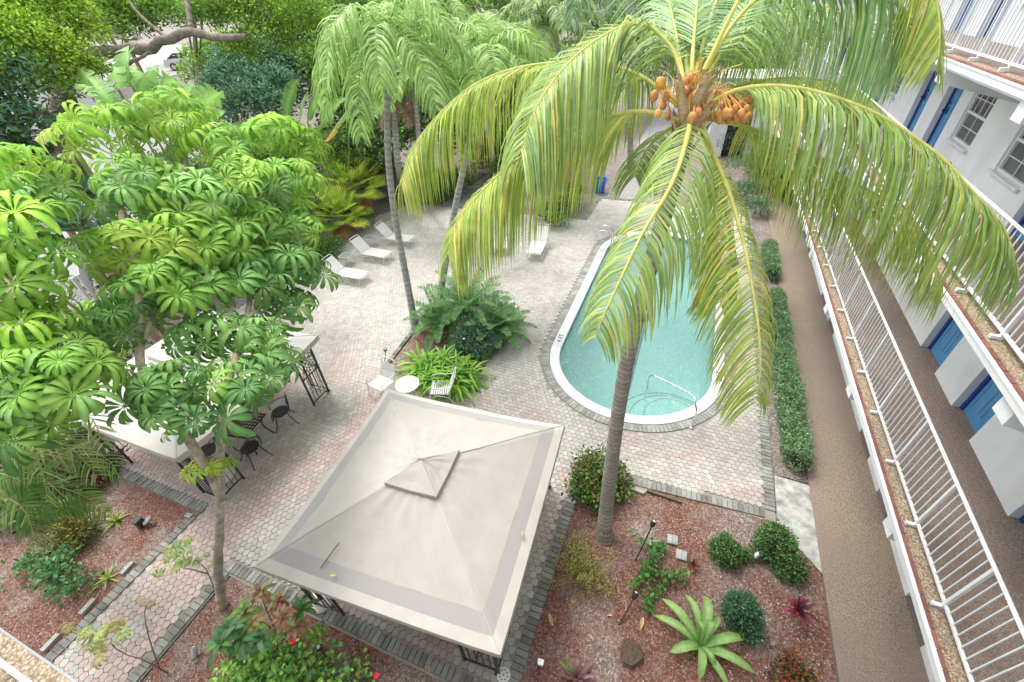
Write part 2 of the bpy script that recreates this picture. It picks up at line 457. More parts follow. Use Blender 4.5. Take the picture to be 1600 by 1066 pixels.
def strap(mb, ctrl, w, col, col2=None, fold=.25, n=8, prof=((0, .15, .5, .8, 1), (.5, .9, 1, .7, .02)), ctint=None):
    """long strap leaf with a folded midrib"""
    P = spline(ctrl, n); T = nrm(np.gradient(P, axis=0))
    h = P[-1] - P[0]
    S = np.cross(T, (0, 0, 1.0)); fb = np.cross(np.array((h[0], h[1], 0.0)), (0, 0, 1.0)); S = nrm(S + .6 * nrm(fb)[None])
    S = nrm(S - T * np.sum(S * T, 1)[:, None]); N = np.cross(S, T)
    u = np.linspace(0, 1, n); ww = (np.interp(u, *prof) * w / 2)[:, None]
    V = np.stack((P - S * ww + N * ww * fold, P, P + S * ww + N * ww * fold), 1).reshape(-1, 3)
    f = []
    for k in range(n - 1):
        a = 3 * k
        f += [(a, a + 1, a + 4, a + 3), (a + 1, a + 2, a + 5, a + 4)]
    c0 = np.array(col, float); c1 = np.array(col if col2 is None else col2, float)
    cc = c0[None] * (1 - u[:, None] ** 1.5) + c1[None] * u[:, None] ** 1.5
    mid = cc * 1.35 if ctint is None else np.tile(ctint, (n, 1))
    mb.add(V, np.array(f), np.stack((cc, mid, cc), 1).reshape(-1, 3))


def rosette(mb, c, n, L, w, el=(.3, 1.3), sag=1.0, cols=((.1, .2, .03),), fold=.25, jitter=.3, nseg=7, col2=None):
    for i in range(n):
        az = i * 2.399963 + random.uniform(-jitter, jitter)
        k = (i + .5) / n
        e = el[0] + (el[1] - el[0]) * k + random.uniform(-.1, .1)
        l = L * random.uniform(.75, 1.1) * (1 - .25 * k)
        cc = np.array(random.choice(cols)) * random.uniform(.8, 1.2)
        strap(mb, arch(c, az, e, l, sag * random.uniform(.7, 1.3)), w * random.uniform(.85, 1.1), cc, col2, fold, nseg)


LEAF_T = np.array([(0, 0, 0), (.30, .30, .07), (.75, .20, .03), (1, 0, -.08), (.75, -.20, .03), (.30, -.30, .07)])
LEAF_F = np.array([(0, 3, 2, 1), (0, 5, 4, 3)])


def leaves(mb, pos, out, size, cols, spread=.7, wid=1.0, droop=.2, bright=None):
    """many small folded leaves at pos (n,3) facing roughly out (n,3)"""
    n = len(pos)
    X = nrm(out + rng.normal(0, spread, (n, 3)) + np.array((0, 0, -droop)))
    Zr = nrm(nrm(out + np.array((0, 0, .9))) + rng.normal(0, .45, (n, 3)))
    Y = nrm(np.cross(Zr, X)); Z = np.cross(X, Y)
    s = size * rng.uniform(.7, 1.25, n)
    M = np.stack((X * s[:, None], Y * (s * wid)[:, None], Z * s[:, None]), -1)
    cols = np.array(cols)
    c = cols[rng.integers(0, len(cols), n)] * rng.uniform(.75, 1.25, (n, 1))
    if bright is not None:
        c = c * bright[:, None]
    mb.inst(LEAF_T, LEAF_F, M, pos, c)


def lobes(mb, lobelist, per, size, cols, wid=1.0, droop=.2, clump=10, spread=.6, under=.35, dark=.55, cl_r=None):
    """crown of clumps: lobelist of (center, radius or (rx,ry,rz)); clumps sit on the lobe surface, leaves on the clumps"""
    for c, r in lobelist:
        r = np.array((r, r, r * .8)) if np.isscalar(r) else np.array(r, float)
        area = (r[0] * r[1] * r[2]) ** (2 / 3)
        nc = max(4, int(max(per * area, (1.35 if area < .7 else .0) * 4 * math.pi * area / (.45 * size * size * wid)) / clump))
        d = nrm(rng.normal(0, 1, (nc, 3)))
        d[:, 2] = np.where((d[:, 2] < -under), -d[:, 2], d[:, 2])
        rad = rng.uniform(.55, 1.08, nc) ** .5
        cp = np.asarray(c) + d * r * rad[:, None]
        cb = rng.uniform(.65, 1.25, nc) * np.interp(rad, (.74, 1.04), (dark, 1.08)) * np.interp(d[:, 2], (-.6, .6), (.75, 1.08))  # crown shading put into the tint: darker inside and below, lighter on top
        crr = cl_r or size * 1.3
        k = clump
        pos = np.repeat(cp, k, 0) + rng.normal(0, crr, (nc * k, 3)) * np.array((1, 1, .6))
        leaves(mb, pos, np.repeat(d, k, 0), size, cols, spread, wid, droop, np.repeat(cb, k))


def umbrella_template(nl, seed):
    r = np.random.default_rng(seed)
    V = []; Fc = []; sh = []
    ks = 6
    t = np.linspace(0, 1, ks)
    for i in range(nl):
        a = 2 * math.pi * i / nl + r.uniform(-.12, .12)
        L = r.uniform(.7, 1.12); dr = r.uniform(1.5, 2.4); ang = r.uniform(.25, .5)
        x = [.16]; z = [.05]
        for k in range(1, ks):
            x.append(x[-1] + math.cos(ang) * L / (ks - 1)); z.append(z[-1] + math.sin(ang) * L / (ks - 1)); ang -= dr / (ks - 1) * 1.25
        w = np.interp(t, (0, .25, .6, .85, 1), (.022, .072, .112, .105, .035)) * r.uniform(.85, 1.15)
        b = len(V)
        ca, sa = math.cos(a), math.sin(a)
        for k in range(ks):
            for s_, h in ((-1, .22), (0, -.10), (1, .22)):
                py = s_ * w[k]
                V.append((x[k] * ca - py * sa, x[k] * sa + py * ca, z[k] + h * w[k])); sh.append(1.35 if s_ == 0 else .95)
        for k in range(ks - 1):
            q = b + 3 * k
            Fc += [(q, q + 1, q + 4, q + 3), (q + 1, q + 2, q + 5, q + 4)]
        n0 = len(V)
        for s_ in (-1, 1):
            V.append((-s_ * .012 * sa, s_ * .012 * ca, 0)); V.append((.16 * ca - s_ * .014 * sa, .16 * sa + s_ * .014 * ca, .05)); sh += [1.4, 1.4]
        Fc.append((n0, n0 + 1, n0 + 3, n0 + 2))
    return np.array(V), np.array(Fc), np.array(sh)


UMB = [umbrella_template(k, s) for k, s in ((12, 1), (13, 2), (14, 3), (11, 4), (15, 5), (10, 6), (13, 7))]


def umbrella_lobe(mb, mbs, c, r, n, size, cols, flat=.75, lo=-.15, hub=None):
    """umbrella leaves over the upper shell of a lobe, spaced apart, with petioles back to the hub"""
    c = np.asarray(c, float); pts = []; n = int(n * 1.75)
    tries = 0
    while len(pts) < n and tries < n * 40:
        tries += 1
        d = rng.normal(0, 1, 3); d /= np.linalg.norm(d)
        if d[2] < lo: continue
        p = c + d * np.array((r, r, r * flat)) * rng.uniform(.8, 1.08)
        if any(np.linalg.norm(p - q[0]) < size * .40 for q in pts): continue
        pts.append((p, d))
    hub = c - np.array((0, 0, r * .6)) if hub is None else np.asarray(hub)
    for p, d in pts:
        T, Fc, sh = UMB[rng.integers(len(UMB))]; T = T * (1, 1, rng.uniform(.75, 1.35))
        ax = nrm(d * .8 + np.array((0, 0, .8)) + rng.normal(0, .24, 3))
        x = nrm(np.cross(ax, rng.normal(0, 1, 3))); y = np.cross(ax, x)
        s = size * .5 * rng.uniform(.6, 1.2)
        M = np.stack((x * s, y * s, ax * s), -1)[None]
        col = np.array(cols[rng.integers(len(cols))]) * rng.uniform(.75, 1.25) * np.interp(d[2], (-.2, .8), (.7, 1.1))  # shade put into the tint: leaves low on the lobe are darker
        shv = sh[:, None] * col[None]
        shv = shv * rng.uniform(.94, 1.06, shv.shape[0])[:, None]
        mb.inst(T, Fc, M, p[None], shv[None])
        if mbs is not None:
            mid = (p + hub) / 2 + np.array((0, 0, -.04))
            mbs.tube(spline([hub, mid, p], 5), .008 + .004 * random.random(), 4, (.50, .62, .30), cap=False)


def fan_leaf(mb, base, az, el, Lp, Rf, cols, nseg=26, sag=.5, mbs=None, cut=.45, split=1.9):
    """fan palm leaf: petiole then a pleated round blade"""
    P = arch(base, az, el, Lp, sag * .5, 5)
    if mbs is not None:
        mbs.tube(P, .012, 5, (.3, .38, .1), cap=False)
    c = P[-1]; d = nrm(P[-1] - P[-2])
    s_ = nrm(np.cross(d, (0, 0, 1.0)) + rng.normal(0, .1, 3)); up = np.cross(s_, d)
    col = np.array(cols[rng.integers(len(cols))]) * rng.uniform(.85, 1.15)
    for i in range(nseg):
        a = (i / (nseg - 1) - .5) * 2 * split
        q = nrm(d * math.cos(a) + s_ * math.sin(a) + up * .15)
        L = Rf * (1 - .22 * abs(a) / split) * rng.uniform(.9, 1.05)
        K = 4; pts = []; p = c.copy(); dd = q.copy()
        for k in range(K):
            pts.append(p.copy()); p = p + dd * L / (K - 1); dd = nrm(dd + np.array((0, 0, -1.0)) * sag * .35 * (k > 0))
        w = Rf * 2 * split / nseg * .62
        strap(mb, pts, w, col * rng.uniform(.85, 1.15), None, .35, 4, prof=((0, .5, .8, 1), (.08, 1, .55, .03)))


def paddle(mb, mbs, base, tip_dir, stalk, L, w, col, bend=.6, tears=7, col2=None):
    """banana-like leaf: long stalk, folded blade with torn edge"""
    d = nrm(np.array(tip_dir, float)); P0 = np.array(base, float)
    top = P0 + d * stalk
    if mbs is not None:
        mbs.tube([P0, (P0 + top) / 2, top], (.035, .028, .02), 6, (.32, .42, .16), cap=False)
    n = 22; pts = [top]; dd = d.copy()
    lean = np.array((d[0], d[1], 0.0)); lean = nrm(lean) if np.linalg.norm(lean) > .01 else np.array((1.0, 0, 0))
    for i in range(5):
        pts.append(pts[-1] + dd * L / 5); dd = nrm(dd + lean * bend / 5 + np.array((0, 0, -1.0)) * bend / 4)
    P = spline(pts, n); T = nrm(np.gradient(P, axis=0))
    s0 = nrm(rng.normal(0, 1, 3)); S = nrm(np.cross(T, s0)); S = nrm(S - T * np.sum(S * T, 1)[:, None]); N = np.cross(S, T)
    u = np.linspace(0, 1, n); ww = np.interp(u, (0, .08, .3, .75, .93, 1), (.1, .7, 1, .9, .5, .03)) * w / 2
    c = np.array(col)
    for sd in (-1, 1):
        cuts = set(rng.choice(np.arange(2, n - 2), tears, replace=False))
        k = 0
        while k < n - 1:
            e = k + 1
            while e < n - 1 and e not in cuts: e += 1
            V = []; C = []
            sh = rng.normal(0, .05); fo = rng.uniform(.2, .55)
            for j in range(k, e + 1):
                V += [P[j], P[j] + S[j] * sd * ww[j] * .5 + N[j] * ww[j] * fo * .6, P[j] + S[j] * sd * ww[j] + N[j] * ww[j] * fo + T[j] * (sh - .02 * (j - k)) * w]
                br = 1 + .12 * ((j % 2) - .5)
                cc = c if col2 is None else c * (1 - u[j] ** 2) + np.array(col2) * u[j] ** 2
                C += [cc * 1.5, cc * br, cc * br * .95]
            f = []
            for j in range(e - k):
                f += [(3 * j, 3 * j + 1, 3 * j + 4, 3 * j + 3), (3 * j + 1, 3 * j + 2, 3 * j + 5, 3 * j + 4)]
            mb.add(V, np.array(f), np.array(C)); k = e


def ringed_trunk(mb, pts, r0, r1, n=90, ring=.035, flare=1.5, c0=(.30, .28, .25), c1=(.22, .20, .17), nseg=14):
    P = spline(pts, n); u = np.linspace(0, 1, n)
    s = np.concatenate(([0], np.cumsum(np.linalg.norm(np.diff(P, axis=0), axis=1))))
    r = np.interp(u, (0, .04, .12, 1), (r0 * flare, r0 * 1.2, r0, r1))
    k = np.arange(n) % 2
    r = r * (1 + ring * (k - .5)) * (1 + rng.normal(0, .008, n))
    col = np.where(k[:, None] == 0, np.array(c1), np.array(c0)) * rng.uniform(.85, 1.15, (n, 1))
    mb.tube(P, r, nseg, col)


def limb(mb, pts, r0, r1, n=14, seg=10, col=(1, 1, 1), gnarl=.08):
    P = spline(pts, n)
    P[1:-1] += rng.normal(0, r0 * .12, (n - 2, 3))
    r = np.linspace(r0, r1, n) * (1 + rng.normal(0, gnarl, n))
    mb.tube(P, r, seg, np.array(col)[None] * rng.uniform(.85, 1.15, (n, 1)))
# ================================================================ SETTING
def hgt(x, y):
    """the lot is flat; beyond the neighbours' trees the ground climbs to the street"""
    t = np.clip((-x - 27) / 22, 0, 1); t = t * t * (3 - 2 * t)
    return 4.3 * t * np.clip((y + 5) / 20, 0, 1)


mb = MB()
xs = np.concatenate((np.linspace(-250, -70, 10)[:-1], np.linspace(-70, -16, 55), (-10, -3.22, 2.22, 6, 14, 30, 60, 120)))
ys = np.array(sorted(list(np.linspace(-60, 0, 5)[:-1]) + [y for y in np.linspace(0, 70, 50) if not 7.2 < y < 21] + [7.98, 10, 12, 14, 16, 18, 20.32] + list(np.linspace(70, 260, 8)[1:])))
X, Y = np.meshgrid(xs, ys)
V = np.stack((X, Y, hgt(X, Y) - .02), -1).reshape(-1, 3)
nx = len(xs)
i = np.arange(len(ys) - 1)[:, None] * nx; j = np.arange(nx - 1)[None]
FQ = np.stack((i + j, i + j + 1, i + j + nx + 1, i + j + nx), -1).reshape(-1, 4)
fc_ = V[FQ].mean(1)
FQ = FQ[~((fc_[:, 0] > -3.2) & (fc_[:, 0] < 2.2) & (fc_[:, 1] > 8) & (fc_[:, 1] < 20.3))]     # opening for the pool
mb.add(V, FQ)
struct('ground', mb, mGravel, smooth=True)

# driveway of the neighbouring lot, pale concrete, and the street above it
mb = MB()
def sheet(mb, x0, x1, y0, y1, n=24, dz=.02, tint=(1, 1, 1)):
    X, Y = np.meshgrid(np.linspace(x0, x1, n), np.linspace(y0, y1, n))
    V = np.stack((X, Y, hgt(X, Y) + dz), -1).reshape(-1, 3)
    i = np.arange(n - 1)[:, None] * n; j = np.arange(n - 1)[None]
    mb.add(V, np.stack((i + j, i + j + 1, i + j + n + 1, i + j + n), -1).reshape(-1, 4), tint)
sheet(mb, -75, -24.5, 8.5, 24)
struct('driveway', mb, mPath, smooth=True)
mb = MB(); sheet(mb, -95, -47, 26, 62); struct('street', mb, mPath, smooth=True)

# mulch beds laid over the lot
mb = MB()
mb.poly([(-1.25, .6), (3.93, .6), (3.93, 6.3), (3.1, 6.5), (-.05, 6.35), (-1.0, 6.4)], .006)
struct('mulch_bed', mb, mMulch)
mb = MB(); mb.poly([(-16, -2.5), (-8.9, -2.5), (-8.9, 2.2), (-16, 2.2)], .006); struct('mulch_bed', mb, mMulch)
mb = MB(); mb.poly([(-7.15, -2.5), (-1.25, -2.5), (-1.25, 1.4), (-7.15, 1.4)], .006); struct('mulch_bed', mb, mMulch)
mb = MB(); mb.poly([(-16.5, 20.2), (-7, 20.2), (-7, 30), (-16.5, 30)], .006); struct('mulch_bed', mb, mMulch)
mb = MB(); mb.poly([(3.35, 7.7), (3.95, 7.7), (3.95, 22), (3.35, 22)], .006); struct('gravel_strip', mb, mGravel)

PLANTER = [(-7.72, 7.9), (-5.05, 7.9), (-4.62, 11.5), (-7.95, 11.2)]


def inside(p, poly):
    x, y = p; r = False; n = len(poly)
    for a in range(n):
        x1, y1 = poly[a]; x2, y2 = poly[(a + 1) % n]
        if (y1 > y) != (y2 > y) and x < (x2 - x1) * (y - y1) / (y2 - y1) + x1: r = not r
    return r


POOL_C, POOL_R, PY0, PY1 = -.5, 2.6, 10.7, 17.6


def pool_d(x, y):
    yy = min(max(y, PY0), PY1)
    return math.hypot(x - POOL_C, y - yy)


PATIO = [(-1.2, 1.66), (-1.16, 6.42), (.05, 6.5), (2.98, 6.66), (3.0, 20.2), (3.0, 23.6), (-4.3, 23.6), (-4.4, 20.6), (-14.2, 20.1), (-15.6, 17.2), (-15.2, 8), (-13.2, 7.5), (-13.2, 2.42),
         (-8.99, 2.42), (-8.99, -1.3), (-7.45, -1.3), (-7.45, 1.66)]
def offpoly(poly, d):
    out = []
    n = len(poly)
    for k in range(n):
        p0, p1, p2 = np.array(poly[k - 1]), np.array(poly[k]), np.array(poly[(k + 1) % n])
        a = nrm(p1 - p0); b = nrm(p2 - p1)
        na = np.array((a[1], -a[0])); nb = np.array((b[1], -b[0]))
        m_ = nrm(na + nb); out.append(tuple(p1 + m_ * d / max(.3, np.dot(m_, na))))
    return out
# is polygon counter-clockwise? normal (ty,-tx) points outward when ccw
area = sum(PATIO[k - 1][0] * PATIO[k][1] - PATIO[k][0] * PATIO[k - 1][1] for k in range(len(PATIO)))
if area < 0: PATIO = PATIO[::-1]
OUT = offpoly(PATIO, .235)
mb = MB()
# joint bed: grid cells of the patio outside pool and planter
cs = .2
pts = []
for xx in np.arange(-16, 3.4, cs):
    for yy in np.arange(-1.6, 23.9, cs):
        c = (xx + cs / 2, yy + cs / 2)
        if pool_d(*c) > 2.6 and inside(c, OUT) and not inside(c, offpoly(PLANTER, -.25)):
            pts.append((xx, yy))
pts = np.array(pts)
q = np.array(((0, 0), (cs, 0), (cs, cs), (0, cs)))
V = (pts[:, None] + q[None]).reshape(-1, 2); V = np.hstack((V, np.full((len(V), 1), .014)))
mb.add(V, np.arange(len(V)).reshape(-1, 4))
struct('paving_bed', mb, mJoint)

# interlocking pavers, each its own tile
a_ = .081
hx, hy = a_ * math.sqrt(3), a_ * 1.5
HT = []
for k in range(6):
    t = math.pi / 6 + k * math.pi / 3
    t2 = t + math.pi / 6
    HT.append((math.cos(t) * a_ * .95, math.sin(t) * a_ * .95)); w_ = .775 if k % 2 else .885
    HT.append((math.cos(t2) * a_ * w_ , math.sin(t2) * a_ * w_))
HT = np.array(HT)
tile_v = np.concatenate((np.hstack((HT, np.full((12, 1), .012))), np.hstack((HT, np.full((12, 1), .034))), np.hstack((HT * .93, np.full((12, 1), .038)))))
quads = [(k, (k + 1) % 12, 12 + (k + 1) % 12, 12 + k) for k in range(12)] + [(12 + k, 12 + (k + 1) % 12, 24 + (k + 1) % 12, 24 + k) for k in range(12)]
quads += [(24, 25, 26, 35), (35, 26, 27, 34), (34, 27, 28, 33), (33, 28, 29, 32), (32, 29, 30, 31)]
quads = np.array(quads)
cen = []
r_ = 0
planter_out = offpoly(PLANTER if sum(PLANTER[k - 1][0] * PLANTER[k][1] - PLANTER[k][0] * PLANTER[k - 1][1] for k in range(4)) > 0 else PLANTER[::-1], .12)
PAT_IN = offpoly(PATIO, -.03)
yy = -1.4
while yy < 23.8:
    xx = -16 + (r_ % 2) * hx / 2
    while xx < 3.2:
        if pool_d(xx, yy) > 2.93 and inside((xx, yy), PAT_IN) and not inside((xx, yy), planter_out):
            cen.append((xx, yy))
        xx += hx
    yy += hy; r_ += 1
cen = np.array(cen); n = len(cen)
# colour: pink, grey and sand in loose drifts; far part of the deck paler
def vnoise(p, s, seed):
    r = np.random.default_rng(seed); g = r.random((80, 80))
    x = (p[:, 0] + 40) / s; y = (p[:, 1] + 40) / s
    xi = np.floor(x).astype(int); yi = np.floor(y).astype(int); fx = x - xi; fy = y - yi
    fx = fx * fx * (3 - 2 * fx); fy = fy * fy * (3 - 2 * fy); xi %= 79; yi %= 79
    return (g[xi, yi] * (1 - fx) + g[xi + 1, yi] * fx) * (1 - fy) + (g[xi, yi + 1] * (1 - fx) + g[xi + 1, yi + 1] * fx) * fy
pk = vnoise(cen, 1.1, 3) * .55 + vnoise(cen, .45, 4) * .3 + rng.random(n) * .25
near = np.clip((10.5 - cen[:, 1]) / 4, 0, 1)
pinky = np.array((.565, .43, .385)); grey = np.array((.52, .505, .455)); sand = np.array((.58, .535, .47)); far_pale = np.array((.62, .585, .53))
f = np.clip((pk - .50) / .12, 0, 1)[:, None] * (.15 + .65 * near[:, None])
base = grey * (rng.random((n, 1)) < .5) + sand * 1.0
base = np.where(rng.random((n, 1)) < .5, grey, sand)
colr = base * (1 - f) + pinky * f
colr = colr * near[:, None] + (colr * .35 + far_pale * .65) * (1 - near[:, None])
dirt = np.clip((vnoise(cen, 2.3, 9) - .6) / .3, 0, 1)[:, None] * .25
colr = colr * .93 * (1 - dirt) * rng.uniform(.88, 1.1, (n, 1))
mb = MB()
jt = rng.normal(0, .02, n)
M3 = np.zeros((n, 3, 3)); M3[:, 0, 0] = np.cos(jt); M3[:, 0, 1] = -np.sin(jt); M3[:, 1, 0] = np.sin(jt); M3[:, 1, 1] = np.cos(jt); M3[:, 2, 2] = 1
loc3 = np.hstack((cen, rng.normal(0, .0012, (n, 1))))
mb.inst(tile_v, quads, M3, loc3, colr)
struct('patio_paving', mb, mPaver)

# soldier course of dark bricks round the patio, the pool and the planter
mb = MB()
def bricks_line(mb, a, b, wid, pitch=.108, z=.022, h=.045, col=(.30, .30, .275), skip=()):
    a = np.array(a, float); b = np.array(b, float); L = np.linalg.norm(b - a); d = (b - a) / L; nn = np.array((d[1], -d[0]))
    k = int(L / pitch)
    for i in range(k):
        c = a + d * (i + .5) * L / k + nn * wid / 2
        if random.random() < .01: continue
        mb.box((c[0], c[1], z + random.gauss(0, .003)), (L / k - .010, wid - .008, h), rz=math.atan2(d[1], d[0]) + random.gauss(0, .012),
               col=np.array(col) * random.uniform(.68, 1.25) * np.array((1, 1, random.uniform(.94, 1.03))), taper=.95)
for k in range(len(PATIO)):
    bricks_line(mb, PATIO[k - 1], PATIO[k], .225)
struct('brick_border', mb, mBrick)
mb = MB()
ring = []
NR = 84
def stadium(r, n=40, c=POOL_C, y0=PY0, y1=PY1):
    p = [(c + r * math.cos(math.pi + t * math.pi / n), y0 + r * math.sin(math.pi + t * math.pi / n)) for t in range(n + 1)]
    p += [(c + r * math.cos(t * math.pi / n), y1 + r * math.sin(t * math.pi / n)) for t in range(n + 1)]
    return p
def ring_bricks(mb, r, wid, pitch, z, h):
    n = int(math.pi * r / pitch)
    for cy, a0 in ((PY0, math.pi), (PY1, 0)):
        for i in range(n):
            t = a0 + (i + .5) * math.pi / n
            mb.box((POOL_C + (r + wid / 2) * math.cos(t), cy + (r + wid / 2) * math.sin(t), z), (wid - .01, pitch - .006, h), rz=t,
                   col=np.array((.36, .36, .33)) * random.uniform(.78, 1.2))
    k = int((PY1 - PY0) / pitch)
    for sx in (-1, 1):
        for i in range(k):
            mb.box((POOL_C + sx * (r + wid / 2), PY0 + (i + .5) * (PY1 - PY0) / k, z), (wid - .01, pitch - .008, h), col=np.array((.38, .38, .35)) * random.uniform(.8, 1.2))
ring_bricks(mb, 2.61, .235, .105, .022, .045)
struct('brick_border', mb, mBrick)

mb = MB()
PL = planter_out
for k in range(4):
    bricks_line(mb, PL[k - 1], PL[k], -.13, pitch=.22, z=.04, h=.10, col=(.26, .25, .235))
struct('brick_border', mb, mBrick)
mb = MB(); mb.poly(offpoly(planter_out, -.12), .032); struct('mulch_bed', mb, mMulch)
# low edging stones lying along the walk
mb = MB()
mb.poly([(3.24, 7.65), (3.95, 7.62), (3.96, 5.55), (3.22, 6.34)], .03)
mb = MB(); mb.prism([(3.24, 7.65), (3.22, 6.34), (3.96, 5.55), (3.95, 7.62)], .0, .035)
struct('concrete_pad', mb, mConc)
# brown aggregate walk beside the building
mb = MB(); mb.prism([(3.95, -3), (5.5, -3), (5.5, 40), (3.95, 40)], -.1, .05)
struct('walkway', mb, mWalk)
# concrete path beyond the pool
mb = MB(); mb.prism([(-4.1, 23.9), (-1.6, 23.9), (-1.5, 58), (-3.9, 58)], -.1, .02)
mb.prism([(-12.6, 20.4), (-10.9, 20.4), (-9.4, 33), (-11.4, 33)], -.1, .02)
struct('concrete_path', mb, mPath)

# ---------------------------------------------------------------- pool
pool = thing('swimming_pool', 'long round-ended pool of turquoise water with a broad white rim', 'swimming pool', (POOL_C, 14.1, 0))
def ringmesh(mb, prof, n=36):
    """prof: list of (offset radius, z) swept round the stadium"""
    loops = [stadium(r, n) for r, z in prof]
    m = len(loops[0]); V = np.concatenate([np.array([(p[0] - POOL_C, p[1] - 14.1, z) for p in lp]) for lp, (r, z) in zip(loops, prof)])
    i = np.arange(len(prof) - 1)[:, None] * m; j = np.arange(m)[None]; j2 = (j + 1) % m
    mb.add(V, np.stack((i + j, i + j2, i + m + j2, i + m + j), -1).reshape(-1, 4))
mb = MB(); ringmesh(mb, [(2.605, -.05), (2.605, .062), (2.59, .075), (2.32, .068), (2.295, .05), (2.295, -.01)]); mb.build('coping', mCoping, pool, smooth=False)
mb = MB(); ringmesh(mb, [(2.335, .03), (2.335, -.32)]); mb.build('waterline_tile', mTile, pool)
mb = MB(); ringmesh(mb, [(2.34, -.32), (2.30, -1.2), (2.1, -1.45), (1.2, -1.55), (.05, -1.55)]); mb.build('basin', mBasin, pool, smooth=True)
# entry steps: three shallow discs in the near corner with dark nosing lines
for k, (r, z) in enumerate(((1.55, -.85), (1.15, -.55), (.75, -.28))):
    cx, cy = .85 - POOL_C, 8.95 - 14.1
    mb = MB()
    a = [t * math.pi * 2 / 48 for t in range(48)]
    P2 = []
    for t in a:
        x, y = cx + r * math.cos(t), cy + r * math.sin(t)
        # keep the disc inside the basin
        X0, Y0 = x + POOL_C, y + 14.1
        d = pool_d(X0, Y0)
        if d > 2.28:
            yb = min(max(Y0, PY0), PY1); s = 2.28 / d; x = (X0 - POOL_C) * s; y = yb + (Y0 - yb) * s - 14.1
        P2.append((x, y))
    mb.prism(P2, z - .3, z)
    st = mb.build('step', mBasin, pool)
    mb = MB()
    inner = [(cx + (x - cx) * .975, cy + (y - cy) * .975) for x, y in P2]
    nn = len(P2)
    mb.add([(x, y, z + .006) for x, y in P2 + inner], [(q, (q + 1) % nn, nn + (q + 1) % nn, nn + q) for q in range(nn)])
    mb.build('nosing_line', mBronze, st)
mb = MB(); mb.poly(stadium(2.30, 30), -.085)
struct('water', mb, mWater)
# depth marks painted on the coping
def text(s, size, mat, name, parent, M, ext=.001):
    cu = bpy.data.curves.new(name, 'FONT'); cu.body = s; cu.size = size; cu.extrude = ext; cu.align_x = 'CENTER'; cu.align_y = 'CENTER'
    o = bpy.data.objects.new(name, cu); COL.objects.link(o)
    bpy.context.view_layer.update(); dg = bpy.context.evaluated_depsgraph_get(); me = bpy.data.meshes.new_from_object(o.evaluated_get(dg))
    bpy.data.objects.remove(o); me.materials.clear(); me.materials.append(mat)
    q = bpy.data.objects.new(name, me); COL.objects.link(q); q.parent = parent; q.matrix_local = M
    return q
p = (POOL_C - 2.44, gr(868, 527, .075)[1])
text('4 FT', .24, mInk, 'depth_mark', pool, Matrix.Translation((p[0] - POOL_C, p[1] - 14.1, .0800)) @ Matrix.Rotation(R(90), 4, 'Z'))
p = (POOL_C + 2.45, gr(1124, 588, .075)[1])
text('3 FT', .24, mInk, 'depth_mark', pool, Matrix.Translation((p[0] - POOL_C, p[1] - 14.1, .0800)) @ Matrix.Rotation(R(-90), 4, 'Z'))
p = (POOL_C - 2.43, 17.4)
text('7 FT', .24, mInk, 'depth_mark', pool, Matrix.Translation((p[0] - POOL_C - .0, p[1] - 14.1, .0800)) @ Matrix.Rotation(R(90), 4, 'Z'))

# ladder and grab rail
lad = thing('pool_ladder', 'chrome ladder hooked over the far left pool rim', 'ladder', (-3.0, 18.1, 0))
for s in (-.27, .27):
    mb = MB(); mb.tube(spline([(-.35, s - .05, 0.04), (-.36, s, .55), (-.15, s, .82), (.12, s, .82), (.33, s, .55), (.36, s, .05), (.36, s, -1.0)], 26), .024, 8)
    mb.build('side_rail', mChrome, lad, smooth=True)
for z in (-.25, -.55, -.85):
    mb = MB(); mb.box((.36, 0, z), (.09, .54, .03)); mb.build('rung', mChrome, lad)
gb = thing('pool_handrail', 'chrome handrail sloping down into the near end of the pool over the steps', 'handrail', (1.32, 8.55, 0))
A = np.array((1.32, 8.55, 0))
def rel(p, o=A): return np.array(p) - o
pts = [(1.35, 8.5, .04), (1.35, 8.52, .55), (1.26, 8.62, .82), (1.15, 8.85, .86), (.4, 9.45, .62), (.12, 9.65, .5), (.06, 9.68, .35), (.06, 9.68, -.6)]
mb = MB(); mb.tube(spline([rel(p) for p in pts], 40), .024, 8); mb.build('rail_tube', mChrome, gb, smooth=True)
mb = MB(); mb.lathe((.03, -.05, .04), [(0, 0), (.055, 0), (.055, .02), (.03, .035)], 14); mb.build('floor_flange', mChrome, gb)

